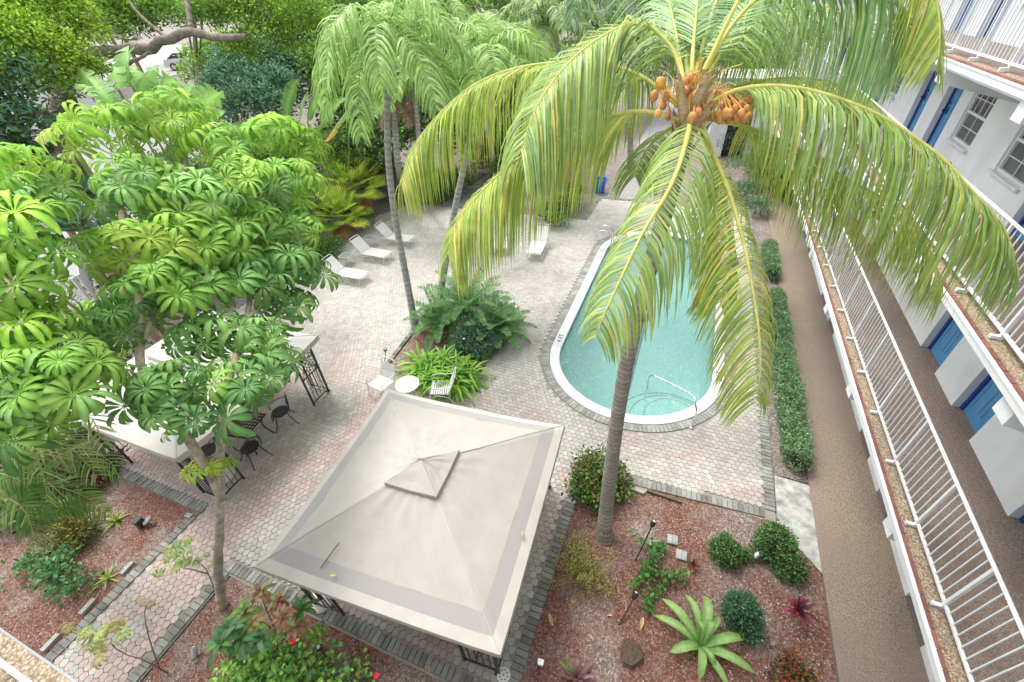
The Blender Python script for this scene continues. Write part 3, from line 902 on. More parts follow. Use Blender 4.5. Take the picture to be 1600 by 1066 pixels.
# ================================================================ BUILDING
WX, RX, SX = 5.3, 4.01, 3.83        # wall face, railing line, slab edge
LEV = (0.05, 2.87, 5.47, 7.90)
bld = thing('apartment_building', 'white walk-up block with blue doors, white-railed open galleries and aggregate decks', 'building', (WX, 0, 0))
B0 = np.array((WX, 0, 0))
YA, YB = -3.0, 31.0
doors = [(22.0, 21.15), (20.25, 19.4), (16.4, 15.55), (14.75, 13.9), (9.72, 8.83), (7.92, 7.08), (5.63, 4.75), (2.9, 2.05), (1.1, .25), (27.5, 26.6), (25.3, 24.4)]
wins = [(18.95, 18.0), (13.38, 12.35), (11.08, 10.03), (4.1, 3.35), (24, 23), (-.4, -1.4)]
REC = .17
for lv, z0 in enumerate(LEV):
    z1 = (LEV + (10.4,))[lv + 1]
    top = z1 - .16 if lv < 3 else z1
    holes = sorted([(b, a, z0, z0 + 2.08, 'd') for a, b in doors] + [(b, a, z0 + .68, z0 + 1.78, 'w') for a, b in wins])
    mb = MB()
    def wq(y0, y1, za, zb):
        if y1 - y0 > .001 and zb - za > .001:
            mb.add([(0, y0, za), (0, y0, zb), (0, y1, zb), (0, y1, za)], [(0, 1, 2, 3)])
    y = YA
    for h0, h1, za, zb, kd in holes:
        wq(y, h0, z0 - .16, top); wq(h0, h1, zb, top)
        if kd == 'w': wq(h0, h1, z0 - .16, za)
        # reveals
        rc = REC if kd == 'd' else .09
        for yy_ in (h0, h1): mb.add([(0, yy_, za), (rc, yy_, za), (rc, yy_, zb), (0, yy_, zb)], [(0, 1, 2, 3)])
        mb.add([(0, h0, zb), (0, h1, zb), (rc, h1, zb), (rc, h0, zb)], [(0, 1, 2, 3)])
        if kd == 'w': mb.add([(0, h0, za), (0, h1, za), (rc, h1, za), (rc, h0, za)], [(0, 1, 2, 3)])
        y = h1
    wq(y, YB, z0 - .16, top)
    # end walls and body behind
    for ye in (YA, YB): mb.add([(0, ye, z0 - .16), (6, ye, z0 - .16), (6, ye, top), (0, ye, top)], [(0, 1, 2, 3)])
    wl = mb.build('wall', mStucco, bld)
    for a, b in doors:
        if lv == 3 and b < 8: pass
        mb = MB(); yc = (a + b) / 2; w = a - b
        fx = REC - .005
        # frame
        for yy_ in (b + .03, a - .03): mb.box((fx - .02, yy_, z0 + 1.04), (.05, .06, 2.08))
        mb.box((fx - .02, yc, z0 + 2.05), (.05, w - .12, .06))
        dr = mb.build('door', mBlueDark, bld)
        mb = MB()
        mb.box((fx + .012, yc, z0 + 1.01), (.04, w - .13, 2.0))
        # raised mouldings: two tall lower and two upper panels
        for s in (-1, 1):
            for zc, hh in ((z0 + .55, .62), (z0 + 1.38, .72)):
                cy = yc + s * (w - .13) * .235; ww = (w - .13) * .34
                x = fx - .012
                mb.box((x, cy, zc + hh / 2), (.012, ww, .022)); mb.box((x, cy, zc - hh / 2), (.012, ww, .022))
                mb.box((x, cy - ww / 2 + .011, zc), (.012, .022, hh - .022)); mb.box((x, cy + ww / 2 - .011, zc), (.012, .022, hh - .022))
        mb.build('door_panel', mBlue, dr)
        mb = MB(); hy_ = a - .16
        mb.box((fx - .02, hy_, z0 + 1.0), (.012, .05, .16)); mb.tube([(fx - .02, hy_, z0 + 1.0), (fx - .08, hy_, z0 + 1.0)], .015, 8); mb.ball((fx - .09, hy_, z0 + 1.0), .032, 10)
        mb.ball((fx - .035, hy_, z0 + 1.16), .025, 8)
        mb.build('handle', mBlack, dr)
        mb = MB(); mb.box((REC / 2 + .02, yc, z0 + .008), (REC + .04, w + .0, .016)); mb.build('threshold', mDeck, dr)
    for a, b in wins:
        za, zb = z0 + .68, z0 + 1.78; yc = (a + b) / 2; w = a - b; hh = zb - za
        x = .07
        mb = MB()
        for yy_ in (b + .02, a - .02): mb.box((x, yy_, (za + zb) / 2), (.05, .04, hh))
        for zz in (za + .02, zb - .02): mb.box((x + .001, yc, zz), (.05, w - .08, .04))
        mb.box((x - .004, yc, (za + zb) / 2), (.055, w - .08, .045))
        for k in (1, 2, 3): mb.box((x - .01, b + w * k / 4, (za + zb) / 2 + hh * .25), (.016, .016, hh / 2 - .06))
        mb.box((x - .012, yc, (za + zb) / 2 + hh * .25), (.014, w - .1, .016))
        mb.box((x + .0, yc, (za + zb) / 2 - hh * .25), (.012, w - .1, .014)); mb.box((x - .001, yc, (za + zb) / 2 - hh * .25), (.012, .014, hh / 2 - .06))
        wn = mb.build('window', mWhite, bld)
        mb = MB(); mb.box((x + .03, yc, zb - hh * .25), (.008, w - .05, hh / 2 - .03)); mb.build('pane', mWinGlass, wn)
        mb = MB(); mb.box((x + .03, yc, za + hh * .25), (.008, w - .05, hh / 2 - .03)); mb.build('insect_screen', mScreen, wn)
        mb = MB(); mb.box((-.025, yc, za - .025), (.09, w + .08, .045)); mb.build('sill', mWhite, wn)
    if lv == 0: continue
    # gallery slab
    mb = MB()
    mb.box(((SX + WX) / 2 - WX + .0, (YA + YB) / 2, z0 - .08), (WX - SX - .002, YB - YA, .16)); sl = mb.build('slab', mStucco, bld)
    mb = MB(); mb.box(((RX + .06 + WX) / 2 - WX, (YA + YB) / 2, z0 + .004), (WX - RX - .06, YB - YA, .012)); mb.build('deck', mDeck, sl)
    mb = MB(); mb.box(((SX + .041 + RX + .06) / 2 - WX, (YA + YB) / 2, z0 + .006), (RX + .06 - SX - .041, YB - YA, .016)); mb.build('deck_edge', mLedge, sl)
    mb = MB()
    k = int((YB - YA) / .21)
    for i in range(k):
        mb.box((SX + .02 - WX, YA + (i + .5) * (YB - YA) / k, z0 + .004), (.042, (YB - YA) / k - .012, .03), col=np.array((.24, .10, .075)) * random.uniform(.7, 1.25))
    mb.build('tile_edge', M_('red_edge_tile', (.8, .8, .8), (1.1, 1.1, 1.1), 20, rough=.7, tint=True), sl)
    mb = MB(); mb.box((SX - .02 - WX, (YA + YB) / 2, z0 - .07), (.036, YB - YA, .10)); mb.box((SX - .025 - WX, (YA + YB) / 2, z0 - .015), (.05, YB - YA, .018)); mb.build('gutter', mWhite, bld)
    # cantilever beams under the gallery
    step = 3.05
    for i in range(int((YB - 2.2) / step) + 2):
        yb = -1.0 + i * step + (0 if lv < 3 else .1)
        mb = MB()
        x0, x1 = SX + .02 - WX, -.002
        za = z0 - .161
        mb.add([(x0, yb - .14, za), (x1, yb - .14, za), (x1, yb - .14, za - .55), (x0, yb - .14, za - .22),
                (x0, yb + .14, za), (x1, yb + .14, za), (x1, yb + .14, za - .55), (x0, yb + .14, za - .22)],
               [(0, 1, 2, 3), (7, 6, 5, 4), (3, 2, 6, 7), (0, 3, 7, 4), (0, 4, 5, 1)])
        mb.build('cantilever_beam', mStucco, bld)
    # railing
    zb, zt = z0 + .12, z0 + 1.07
    mb = MB(); mb.tube([(RX - WX, YA, zt), (RX - WX, YB, zt)], .023, 8)
    rl = mb.build('railing', mWhite, bld)
    mb = MB(); mb.box((RX - WX, (YA + YB) / 2, zb), (.035, YB - YA, .03)); mb.build('bottom_rail', mWhite, rl)
    yp = YA + .1
    prev = None
    while yp < YB:
        mb = MB(); mb.box((RX - WX, yp, z0 + .53), (.038, .038, 1.06)); mb.box((RX - WX - .045, yp, z0 + .05), (.13, .05, .045)); mb.build('post', mWhite, rl)
        mb = MB()
        for i in range(1, 9):
            yy_ = yp + i * 1.128 / 9
            if yy_ < YB: mb.box((RX - WX, yy_, (zb + zt) / 2), (.0135, .0135, zt - zb - .03))
        mb.build('baluster_panel', mWhite, rl)
        yp += 1.128
mb = MB(); mb.box((2.2, (YA + YB) / 2, 10.5), (6.2, YB - YA, .25)); mb.build('roof', mConc, bld)
mb = MB(); mb.box((1.6, (YA + YB) / 2, 4.8), (.1, YB - YA - .2, 11)); mb.build('inner_partition', mScreen, bld)

# near gallery of the wing the photograph was taken from
nb_ = thing('near_gallery', 'tan aggregate gallery ledge with a white lower rail in the lower left foreground', 'balcony', (-4, -1.2, 0))
mb = MB(); mb.box((1.2, 0.0, 5.39), (13.2, 1.66, .15)); mb.build('slab', mStucco, nb_)
mb = MB(); mb.box((1.2, .0, 5.467), (13.2, 1.66, .012)); mb.build('deck', mLedge, nb_)
mb = MB(); mb.box((1.2, .725, 5.56), (13.2, .03, .03)); mb.build('bottom_rail', mWhite, nb_)
mb = MB(); mb.box((1.2, -.9, 4.0), (13.2, .1, 8)); mb.build('wall', mStucco, nb_)

# gatehouse at the far end of the walk
gh = thing('gatehouse', 'white rendered end building with an arched dark opening beyond the pool path', 'building', (2.2, 33, 0))
mb = MB()
mb.box((-1.1, 0, 2.2), (1.0, .3, 4.4)); mb.box((1.9, 0, 2.2), (2.4, .3, 4.4)); mb.box((0.05, 0, 3.4), (1.3, .3, 2.0)); mb.box((.6, 3, 2.2), (4.5, .3, 4.4)); mb.box((-1.5, 1.5, 2.2), (.2, 2.72, 4.4)); mb.box((3.0, 1.5, 2.2), (.2, 2.72, 4.4))
mb.build('wall', mStucco, gh)
mb = MB(); mb.box((.05, .2, 1.2), (1.3, .05, 2.4)); mb.build('gate', mBlack, gh)
mb = MB(); mb.box((.6, 1.5, 4.47), (5.0, 3.8, .14)); mb.build('roof', mConc, gh)

# ================================================================ FURNITURE
def make_gazebo(name, label, c, rz, half, leg, h0, htop, mf, mn, mbnd):
    g = thing(name, label, 'gazebo', (c[0], c[1], 0), rz=rz)
    # canopy: hem - band - netting strip - main roof, with soft wrinkles; vent opening and cap
    def zat(x, y, r_out=half):
        m_ = max(abs(x), abs(y)) / half
        return h0 + (htop - h0) * (1 - m_) ** 1.0
    def roofpatch(m0, m1, mat, nm, par, n=26, wr=.012, zoff=0):
        """square ring between fractions m0<m1 of the half width"""
        mb = MB(); V = []; k = max(2, int((m1 - m0) * 18))
        ms = np.linspace(m1, m0, k + 1)
        per = []
        for m_ in ms:
            loop = []
            for sde in range(4):
                for i in range(n):
                    t = -1 + 2 * i / n
                    x, y = ((t, -1), (1, t), (-t, 1), (-1, -t))[sde]
                    x *= half * m_; y *= half * m_
                    corner = abs(t) ** 4
                    z = h0 + (htop - h0) * (1 - m_) ** .92 - .05 * (1 - corner) * (m_ ** 5) + .035 * corner * m_ ** 2
                    sag = -.05 * math.sin(math.pi * min(1, max(0, (m_ - .2) / .8))) * (1 - abs(t) ** 2)
                    wv = wr * (math.sin(7 * x + 3 * y + c[0]) * math.sin(5.3 * y - 2 * x) + .7 * math.sin(17 * (x - .4 * y)) * math.sin(3.1 * y + 1) * (1 - m_))
                    pull = .009 * math.sin(23 * math.atan2(y, x)) * math.exp(-((m_ - .3) / .16) ** 2)
                    loop.append((x, y, z + sag + wv + pull + zoff))
            V += loop
        m4 = 4 * n
        i = np.arange(k)[:, None] * m4; j = np.arange(m4)[None]; j2 = (j + 1) % m4
        mb.add(V, np.stack((i + j, i + j2, i + m4 + j2, i + m4 + j), -1).reshape(-1, 4))
        return mb.build(nm, mat, par, smooth=True)
    cap_ = roofpatch(.205, .815, mf, 'canopy', g)
    roofpatch(.815, .925, mn, 'netting_strip', cap_, wr=.004)
    roofpatch(.925, 1.0, mbnd, 'hem_band', cap_, wr=.004)
    # stitched hip seams
    for sx, sy in ((1, 1), (1, -1), (-1, 1), (-1, -1)):
        mb = MB(); P_ = []
        for m_ in np.linspace(.22, .99, 14):
            x, y = sx * half * m_, sy * half * m_
            wv = (.012 if m_ < .815 else .004) * (math.sin(7 * x + 3 * y + c[0]) * math.sin(5.3 * y - 2 * x) + .7 * math.sin(17 * (x - .4 * y)) * math.sin(3.1 * y + 1) * (1 - m_))
            P_.append((x, y, h0 + (htop - h0) * (1 - m_) ** .92 + .035 * m_ ** 2 + wv + .002))
        mb.tube(P_, .007, 5, cap=False); mb.build('seam', mbnd, cap_, smooth=True)
    # hanging valance
    mb = MB(); n = 40; V = []
    for dz, o in ((0, 1.0), (-.07, 1.008), (-.15, 1.0)):
        for sde in range(4):
            for i in range(n):
                t = -1 + 2 * i / n
                x, y = ((t, -1), (1, t), (-t, 1), (-1, -t))[sde]
                corner = abs(t) ** 4
                V.append((x * half * o, y * half * o, h0 - .05 * (1 - corner) + .035 * corner + dz + .006 * math.sin(31 * t + sde) + (.0)))
    m4 = 4 * n; i = np.arange(2)[:, None] * m4; j = np.arange(m4)[None]; j2 = (j + 1) % m4
    mb.add(V, np.stack((i + j, i + j2, i + m4 + j2, i + m4 + j), -1).reshape(-1, 4)); mb.build('valance', mbnd, cap_, smooth=True)
    # vent cap
    mb = MB(); n = 10; q = .235 * half; V = []
    for m_ in (1, .98, .7, .4, .02):
        for sde in range(4):
            for i in range(n):
                t = -1 + 2 * i / n
                x, y = ((t, -1), (1, t), (-t, 1), (-1, -t))[sde]
                z = htop - .12 + (.0 if m_ == 1 else .05) + .20 * (1 - m_) - .03 * (1 - abs(t)) * (m_ > .5) + .012 * math.sin(9 * x * m_ * q + 40 * y * q) * (m_ < .9)
                V.append((x * q * m_, y * q * m_, z))
    m4 = 4 * n; i = np.arange(4)[:, None] * m4; j = np.arange(m4)[None]; j2 = (j + 1) % m4
    mb.add(V, np.stack((i + j, i + j2, i + m4 + j2, i + m4 + j), -1).reshape(-1, 4)); mb.build('vent_cap', mf, g, smooth=False)
    # frame under the cloth
    mb = MB()
    for sx, sy in ((1, 1), (1, -1), (-1, 1), (-1, -1)):
        mb.beam((sx * leg, sy * leg, h0 - .1), (sx * .15, sy * .15, htop - .2), .03, .03)
    for a, b in (((-1, -1), (1, -1)), ((1, -1), (1, 1)), ((1, 1), (-1, 1)), ((-1, 1), (-1, -1))):
        mb.beam((a[0] * leg, a[1] * leg, h0 - .12), (b[0] * leg, b[1] * leg, h0 - .12), .03, .04)
    mb.build('roof_frame', mBlack, g)
    for sx in (-1, 1):
        for sy in (-1, 1):
            mb = MB(); mb.box((sx * leg, sy * leg, (h0 - .1) / 2), (.05, .05, h0 - .1)); mb.box((sx * leg, sy * leg, .045), (.11, .11, .012))
            lg = mb.build('leg', mBronze, g)
            for ax in (0, 1):
                mb = MB(); W_ = .62; Z1 = h0 - .14
                def P(u, z): return (sx * (leg - u), sy * leg, z) if ax == 0 else (sx * leg, sy * (leg - u), z)
                mb.beam(P(W_, .0), P(W_, Z1), .042, .042); 
                for z in (.13, 1.02, Z1): mb.beam(P(.025, z), P(W_ - .02, z), .026, .03)
                for k in range(1, 5): mb.beam(P(W_ * k / 5, .15), P(W_ * k / 5, 1.0), .014, .014)
                # fanned arcs over the mid rail
                for rr in (.26, .36, .46):
                    ar = [P(.03 + rr * math.cos(t) * 1.15, 1.04 + rr * math.sin(t) * .95) for t in np.linspace(0, math.pi / 2, 8) if .03 + rr * math.cos(t) * 1.15 < W_]
                    if len(ar) > 2: mb.tube(ar, .008, 5)
                for t in (.35, .7, 1.05): mb.beam(P(.03, 1.03), P(.03 + .54 * math.cos(t), 1.03 + .54 * math.sin(t)), .011, .011)
                for k in range(1, 5): mb.beam(P(W_ * k / 5, 1.52), P(W_ * k / 5, Z1), .012, .012)
                mb.beam(P(.025, 1.52), P(W_ - .02, 1.52), .02, .02)
                mb.build('side_grille', mBronze, lg)
    return g


gz1 = make_gazebo('gazebo', 'beige fabric gazebo in the foreground with grey netting strips and a square vent cap', (-3.36, 3.58), R(4), 2.1, 1.86, 2.02, 2.78, mFabric, mNet, mBand)
gz2 = make_gazebo('gazebo', 'cream fabric gazebo half hidden behind the umbrella tree', (-10.68, 4.5), R(0.5), 2.12, 1.9, 2.02, 2.85, mFabricW, mNetW, mBand)

# litter on the near canopy
def on_canopy(px, py, zz=2.1): return gr(px, py, zz)
st = thing('fallen_twig', 'thin dark stick lying across the beige gazebo roof', 'twig', on_canopy(530, 855, 2.2))
mb = MB(); a = on_canopy(502, 889, 2.1); b = on_canopy(531, 851, 2.28); o_ = np.array(st.location)
mb.tube([a - o_ + (0, 0, .03), (a + b) / 2 - o_ + (.01, 0, .06), b - o_ + (0, 0, .05)], .009, 5, (.5, .4, .35)); mb.build('stick', mBark, st)
mYel = M_('fallen_leaf_yellow', (.62, .42, .06), (.75, .55, .12), 14, rough=.6)
mTan = M_('fallen_leaf_tan', (.42, .26, .13), (.62, .42, .24), 14, rough=.8)
def fallen_leaf(px, py, z, L, rz, mat, label, cat='leaf', group=None):
    p = gr(px, py, z); mb = MB()
    P = [(t * L - L / 2, .02 * math.sin(t * 3) * L, .015 + .05 * L * math.sin(t * math.pi)) for t in np.linspace(0, 1, 7)]
    strap(mb, P, L * .34, (1, 1, 1), fold=.4, n=7, prof=((0, .2, .5, .8, 1), (.1, .8, 1, .7, .05)))
    o = mb.build('fallen_leaf', mat); o.location = p; o.rotation_euler = (0, 0, rz)
    return tag(o, label, cat, group)
fallen_leaf(521, 900, 2.13, .12, .4, mYel, 'yellow fallen leaf near the front hem of the beige gazebo roof')
fallen_leaf(797, 666, 2.1, .13, .1, mYel, 'yellow fallen leaf near the rear corner of the beige gazebo roof')
fallen_leaf(530, 724, 2.1, .11, 1.2, mYel, 'small yellow leaf on the left hem of the beige gazebo roof')
fallen_leaf(816, 835, 2.1, .13, 1.8, mTan, 'brown fallen leaf on the right hem of the beige gazebo roof')
for k, (px, py, L, a, lb) in enumerate(((938, 919, .17, .6, 'tan fallen leaf on the mulch below the yellowing bush'), (861, 969, .22, 2.2, 'large tan fallen leaf on the mulch right of the gazebo border'),
                                        (1003, 974, .22, 1.5, 'tan curled leaf on the mulch beside the tree stump'), (924, 996, .13, 2.5, 'small tan leaf on the mulch left of the stump'),
                                        (953, 962, .1, .3, 'tiny yellow leaf on the mulch left of the leaning path light'), (671, 1045, .15, 2.0, 'tan leaf on soil in front of the gazebo bricks'))):
    fallen_leaf(px, py, .02, L, a, mTan if k != 4 else mYel, lb)

# sun loungers
def make_lounger(label):
    t = thing('sun_lounger', label, 'sun lounger', group='white sun loungers on the patio')
    W_ = .62; Lb, Ls = .78, 1.22; zs = .36; el = R(48)
    mb = MB()
    for s in (-1, 1):
        y = s * W_ / 2
        mb.tube(spline([(-.55, y, zs), (0, y, zs), (.6, y, zs), (Ls, y, zs - .01)], 10), .016, 8)
    mb.tube([(Ls, -W_ / 2, zs - .01), (Ls, W_ / 2, zs - .01)], .016, 8); mb.tube([(-.55, -W_ / 2, zs), (-.55, W_ / 2, zs)], .016, 8)
    mb.build('seat_frame', mStrap, t, smooth=True)
    mb = MB()
    top = (-math.cos(el) * Lb, math.sin(el) * Lb + zs)
    mb.tube(spline([(0, -W_ / 2 + .02, zs + .01), (top[0] * .9, -W_ / 2 + .02, zs + (top[1] - zs) * .9), (top[0], -W_ / 2 + .1, top[1]), (top[0], W_ / 2 - .1, top[1]), (top[0] * .9, W_ / 2 - .02, zs + (top[1] - zs) * .9), (0, W_ / 2 - .02, zs + .01)], 30), .015, 8)
    bf = mb.build('backrest', mStrap, t, smooth=True)
    mb = MB()
    for k in range(14):
        u = .05 + k * .86 / 14
        mb.box((top[0] * u, 0, zs + (top[1] - zs) * u + .014), (.042, W_ - .04, .006), m=Matrix.Rotation(el, 3, 'Y'))
    mb.build('back_straps', mStrap, bf)
    mb = MB()
    for k in range(20): mb.box((.05 + k * (Ls - .08) / 20, 0, zs + .014 - .03 * math.sin(k / 20 * math.pi) * .3), (.046, W_ + .01, .006))
    mb.build('seat_straps', mStrap, t)
    for s in (-1, 1):
        y = s * (W_ / 2 - .01)
        mb = MB(); mb.tube(spline([(.42, y, zs), (.52, y, .2), (.62, y, .03), (1.02, y, .03), (1.1, y, .2), (1.16, y, zs - .01)], 22), .014, 8); mb.build('leg', mStrap, t, smooth=True)
        mb = MB(); mb.tube(spline([(-.5, y, zs), (-.42, y, .18), (-.34, y, .03), (-.02, y, .03), (.08, y, .2), (.42, y, zs - .02)], 22), .014, 8); mb.build('leg', mStrap, t, smooth=True)
    return t


lg0 = make_lounger('empty white strap lounger nearest the umbrella tree, first of the row of three')
def lounger_at(o, foot, rz):  # foot: foot-end centre
    o.location = (foot[0] - 1.22 * math.cos(rz), foot[1] - 1.22 * math.sin(rz), .03); o.rotation_euler = (0, 0, rz)
f3 = (gr(563, 437.5, .35) + gr(578.7, 426, .35)) / 2; f2 = (gr(600.6, 405, .35) + gr(615.6, 394, .35)) / 2; f1 = (gr(638, 379, .35) + gr(652, 370, .35)) / 2
lounger_at(lg0, f3, R(2))
l2 = dup(lg0, (0, 0, 0), 0, 'white strap lounger in the middle of the row of three between two glass tables'); lounger_at(l2, f2, R(-1))
l3 = dup(lg0, (0, 0, 0), 0, 'white strap lounger farthest in the row of three beside the fan palm'); lounger_at(l3, f1, R(2))
l4 = dup(lg0, (0, 0, 0), 0, 'white strap lounger under the hanging palm frond, left of the far pair'); lounger_at(l4, gr(781, 390, .35), R(-75))
l5 = dup(lg0, (0, 0, 0), 0, 'white strap lounger under the hanging palm frond, right of the far pair'); lounger_at(l5, gr(833, 398, .35), R(-85))
l6 = dup(lg0, (0, 0, 0), 0, 'white strap lounger at the right edge of the pool behind the palm fronds'); lounger_at(l6, gr(1092, 396, .35), R(188))
l7 = dup(lg0, (0, 0, 0), 0, 'second white strap lounger by the right edge of the pool, farther one'); lounger_at(l7, gr(1080, 372, .35), R(186))


def make_side_table(label):
    t = thing('side_table', label, 'side table', group='small glass side tables between the loungers')
    mb = MB(); s = .23
    mb.tube(spline([(-s, -s + .06, .42), (-s, s - .06, .42), (-s + .06, s, .42), (s - .06, s, .42), (s, s - .06, .42), (s, -s + .06, .42), (s - .06, -s, .42), (-s + .06, -s, .42), (-s, -s + .06, .42)], 40), .014, 6)
    mb.build('frame', mStrap, t, smooth=True)
    mb = MB(); mb.box((0, 0, .424), (.43, .43, .008)); mb.build('glass_top', mGlassTop, t)
    for a in (-1, 1):
        for b in (-1, 1):
            mb = MB(); mb.tube([(a * (s - .03), b * (s - .03), .41), (a * s, b * s, 0)], .012, 6); mb.build('leg', mStrap, t)
    return t
s0 = make_side_table('small glass-topped side table nearest the umbrella tree'); p = gr(540, 400, .42); s0.location = (p[0], p[1], .03); s0.rotation_euler = (0, 0, .1)
p = gr(577, 372, .42); dup(s0, (p[0], p[1], .03), .05, 'small glass-topped side table between the middle and far loungers')
p = gr(612, 349, .42); dup(s0, (p[0], p[1], .03), .1, 'small glass-topped side table beyond the farthest lounger, behind the palm trunk')


def make_chair(label, g='white strap armchairs round the planter'):
    t = thing('patio_chair', label, 'chair', group=g)
    W_ = .54; zs = .42; el = R(68); Lb = .62
    mb = MB()
    for s in (-1, 1): mb.tube([(-.24, s * W_ / 2, zs - .02), (.26, s * W_ / 2, zs + .02)], .014, 8)
    mb.tube([(.26, -W_ / 2, zs + .02), (.26, W_ / 2, zs + .02)], .014, 8); mb.build('seat_frame', mStrap, t, smooth=True)
    mb = MB()
    top = (-.24 - math.cos(el) * Lb, zs + math.sin(el) * Lb)
    f = lambda u, y: (-.24 + (top[0] + .24) * u, y, zs + (top[1] - zs) * u)
    mb.tube(spline([f(0, -W_ / 2 + .015), f(.8, -W_ / 2 + .015), f(1, -W_ / 2 + .1), f(1, W_ / 2 - .1), f(.8, W_ / 2 - .015), f(0, W_ / 2 - .015)], 28), .014, 8)
    bk = mb.build('backrest', mStrap, t, smooth=True)
    mb = MB()
    for k in range(10): mb.box(np.array(f(.06 + k * .078, 0)) + (.012, 0, .006), (.036, W_ - .03, .006), m=Matrix.Rotation(el, 3, 'Y'))
    mb.build('back_straps', mStrap, bk)
    mb = MB()
    for k in range(8): mb.box((-.2 + k * .06, 0, zs - .008 + k * .005 + .012), (.042, W_ + .005, .006))
    mb.build('seat_straps', mStrap, t)
    for s in (-1, 1):
        y = s * (W_ / 2 + .03)
        mb = MB(); mb.tube(spline([f(.42, y), (-.2, y, .66), (.18, y, .66), (.27, y, .6), (.27, y, .4), (.3, y, .015)], 24), .013, 8); mb.build('armrest', mStrap, t, smooth=True)
        mb = MB(); mb.tube(spline([(.15, y, .40), (-.2, y, .3), (-.36, y, .015)], 12), .013, 8); mb.build('leg', mStrap, t, smooth=True)
    return t
c0 = make_chair('empty white strap armchair with its back to the planter corner, left of the round table')
p = gr(597, 600, .42); c0.location = (p[0], p[1], .035); c0.rotation_euler = (0, 0, R(-98))
p = gr(690, 608, .42); dup(c0, (p[0] - .02, p[1] + .02, .035), R(203), 'white strap armchair right of the round table, turned towards the beige gazebo')
p = gr(795, 480, .42); dup(c0, (p[0], p[1], .035), R(35), 'white armchair seen from behind at the far right corner of the planter')
p = gr(702, 440, .42); dup(c0, (p[0], p[1] + .3, .035), R(150), 'white armchair showing only its top edge behind the sago palm')
rt = thing('round_table', 'round white patio table between the two armchairs', 'table', (*gr(636.5, 601, .7)[:2], .035))
mb = MB(); mb.lathe((0, 0, .66), [(0, .0), (.32, .0), (.335, .012), (.335, .03), (.31, .036), (0, .034)], 36); mb.build('tabletop', mCoping, rt, smooth=False)
for k in range(4):
    a = math.pi / 4 + k * math.pi / 2
    mb = MB(); mb.tube(spline([(.1 * math.cos(a), .1 * math.sin(a), .66), (.16 * math.cos(a), .16 * math.sin(a), .35), (.28 * math.cos(a), .28 * math.sin(a), 0)], 8), .013, 6); mb.build('leg', mStrap, rt, smooth=True)

# black iron dining set under the cream gazebo
it = thing('iron_table', 'dark iron lattice dining table partly under the cream gazebo', 'table', (*gr(376, 668, .6)[:2], .035), rz=R(10))
mb = MB()
for k in range(13):
    mb.beam((-.5 + k / 12, -.38, .72), (-.5 + k / 12, .38, .72), .02, .02)
for k in range(9): mb.beam((-.5, -.38 + k * .095, .724), (.5, -.38 + k * .095, .724), .02, .02)
mb.tube([(-.52, -.4, .72), (.52, -.4, .72), (.52, .4, .72), (-.52, .4, .72), (-.52, -.4, .72)], .02, 6); mb.build('tabletop', mBronze, it)
for a in (-1, 1):
    for b in (-1, 1):
        mb = MB(); mb.tube(spline([(a * .45, b * .33, .71), (a * .38, b * .28, .4), (a * .5, b * .36, 0)], 8), .018, 6); mb.build('leg', mBronze, it)
def iron_chair(label, loc, rz):
    t = thing('iron_chair', label, 'chair', (*loc, .035), 'dark iron garden chairs round the lattice table', rz)
    mb = MB(); mb.lathe((0, 0, .43), [(0, 0), (.22, 0), (.23, .015), (.2, .03), (0, .02)], 18); mb.build('seat', mBronze, t)
    mb = MB(); mb.tube(spline([(-.2, -.2, .44), (-.28, -.21, .75), (-.3, -.1, .92), (-.3, .1, .92), (-.28, .21, .75), (-.2, .2, .44)], 20), .014, 6)
    for k in range(5): mb.tube([(-.22, -.14 + k * .07, .45), (-.3, -.12 + k * .06, .9)], .008, 5)
    mb.build('backrest', mBronze, t)
    for a in (-1, 1):
        mb = MB(); mb.tube(spline([(-.26, a * .23, .68), (.0, a * .27, .66), (.2, a * .24, .62), (.2, a * .22, .44)], 12), .013, 6); mb.build('armrest', mBronze, t)
        for b in (-1, 1): 
            mb = MB(); mb.tube(spline([(b * .15, a * .16, .43), (b * .2, a * .2, .2), (b * .3, a * .27, 0)], 8), .014, 6); mb.build('leg', mBronze, t)
    return t
q = gr(376, 668, .6)
iron_chair('dark iron armchair with splayed legs on the open side of the lattice table', (q[0] + .62, q[1] - .35), R(170))
iron_chair('dark iron armchair at the far end of the lattice table', (q[0] + .45, q[1] + .85), R(235))
iron_chair('dark iron armchair under the cream canopy, near side of the lattice table', (q[0] - .35, q[1] - .8), R(80))
cu = thing('seat_cushion', 'rust orange cushion under the edge of the cream gazebo', 'cushion', (q[0] - .15, q[1] - .2, .76))
mb = MB(); mb.lathe((0, 0, 0), [(0, 0), (.2, 0), (.24, .03), (.2, .06), (0, .07)], 20); mb.build('pad', mOrangeCloth, cu, smooth=True)
# white umbrella bases and grill under the gazebos
def base_(label, loc):
    t = thing('parasol_stand', label, 'parasol stand', (*loc, .035), 'round white parasol bases under the gazebos')
    mb = MB(); mb.lathe((0, 0, 0), [(0, 0), (.25, 0), (.255, .03), (.22, .06), (.06, .09), (0, .09)], 26); mb.build('base_plate', mStrap, t, smooth=True)
    mb = MB(); mb.lathe((0, 0, .08), [(0, 0), (.03, 0), (.03, .3), (.022, .3), (0, .28)], 12); mb.build('tube', mBlack, t); return t
p = gr(503, 940); base_('white round base inside the left front leg of the beige gazebo', (p[0] + .02, p[1] + .02))
p = gr(352, 745); base_('white round base behind the umbrella tree trunk under the cream gazebo', (p[0], p[1]))
gr_ = thing('kettle_grill', 'grey round-lidded grill on thin legs just inside the front right gazebo leg', 'grill', (*gr(762, 1020)[:2], .035))
mb = MB(); mb.ball((0, 0, .62), (.2, .2, .14), 18); mb.build('bowl', mBlack, gr_, smooth=True)
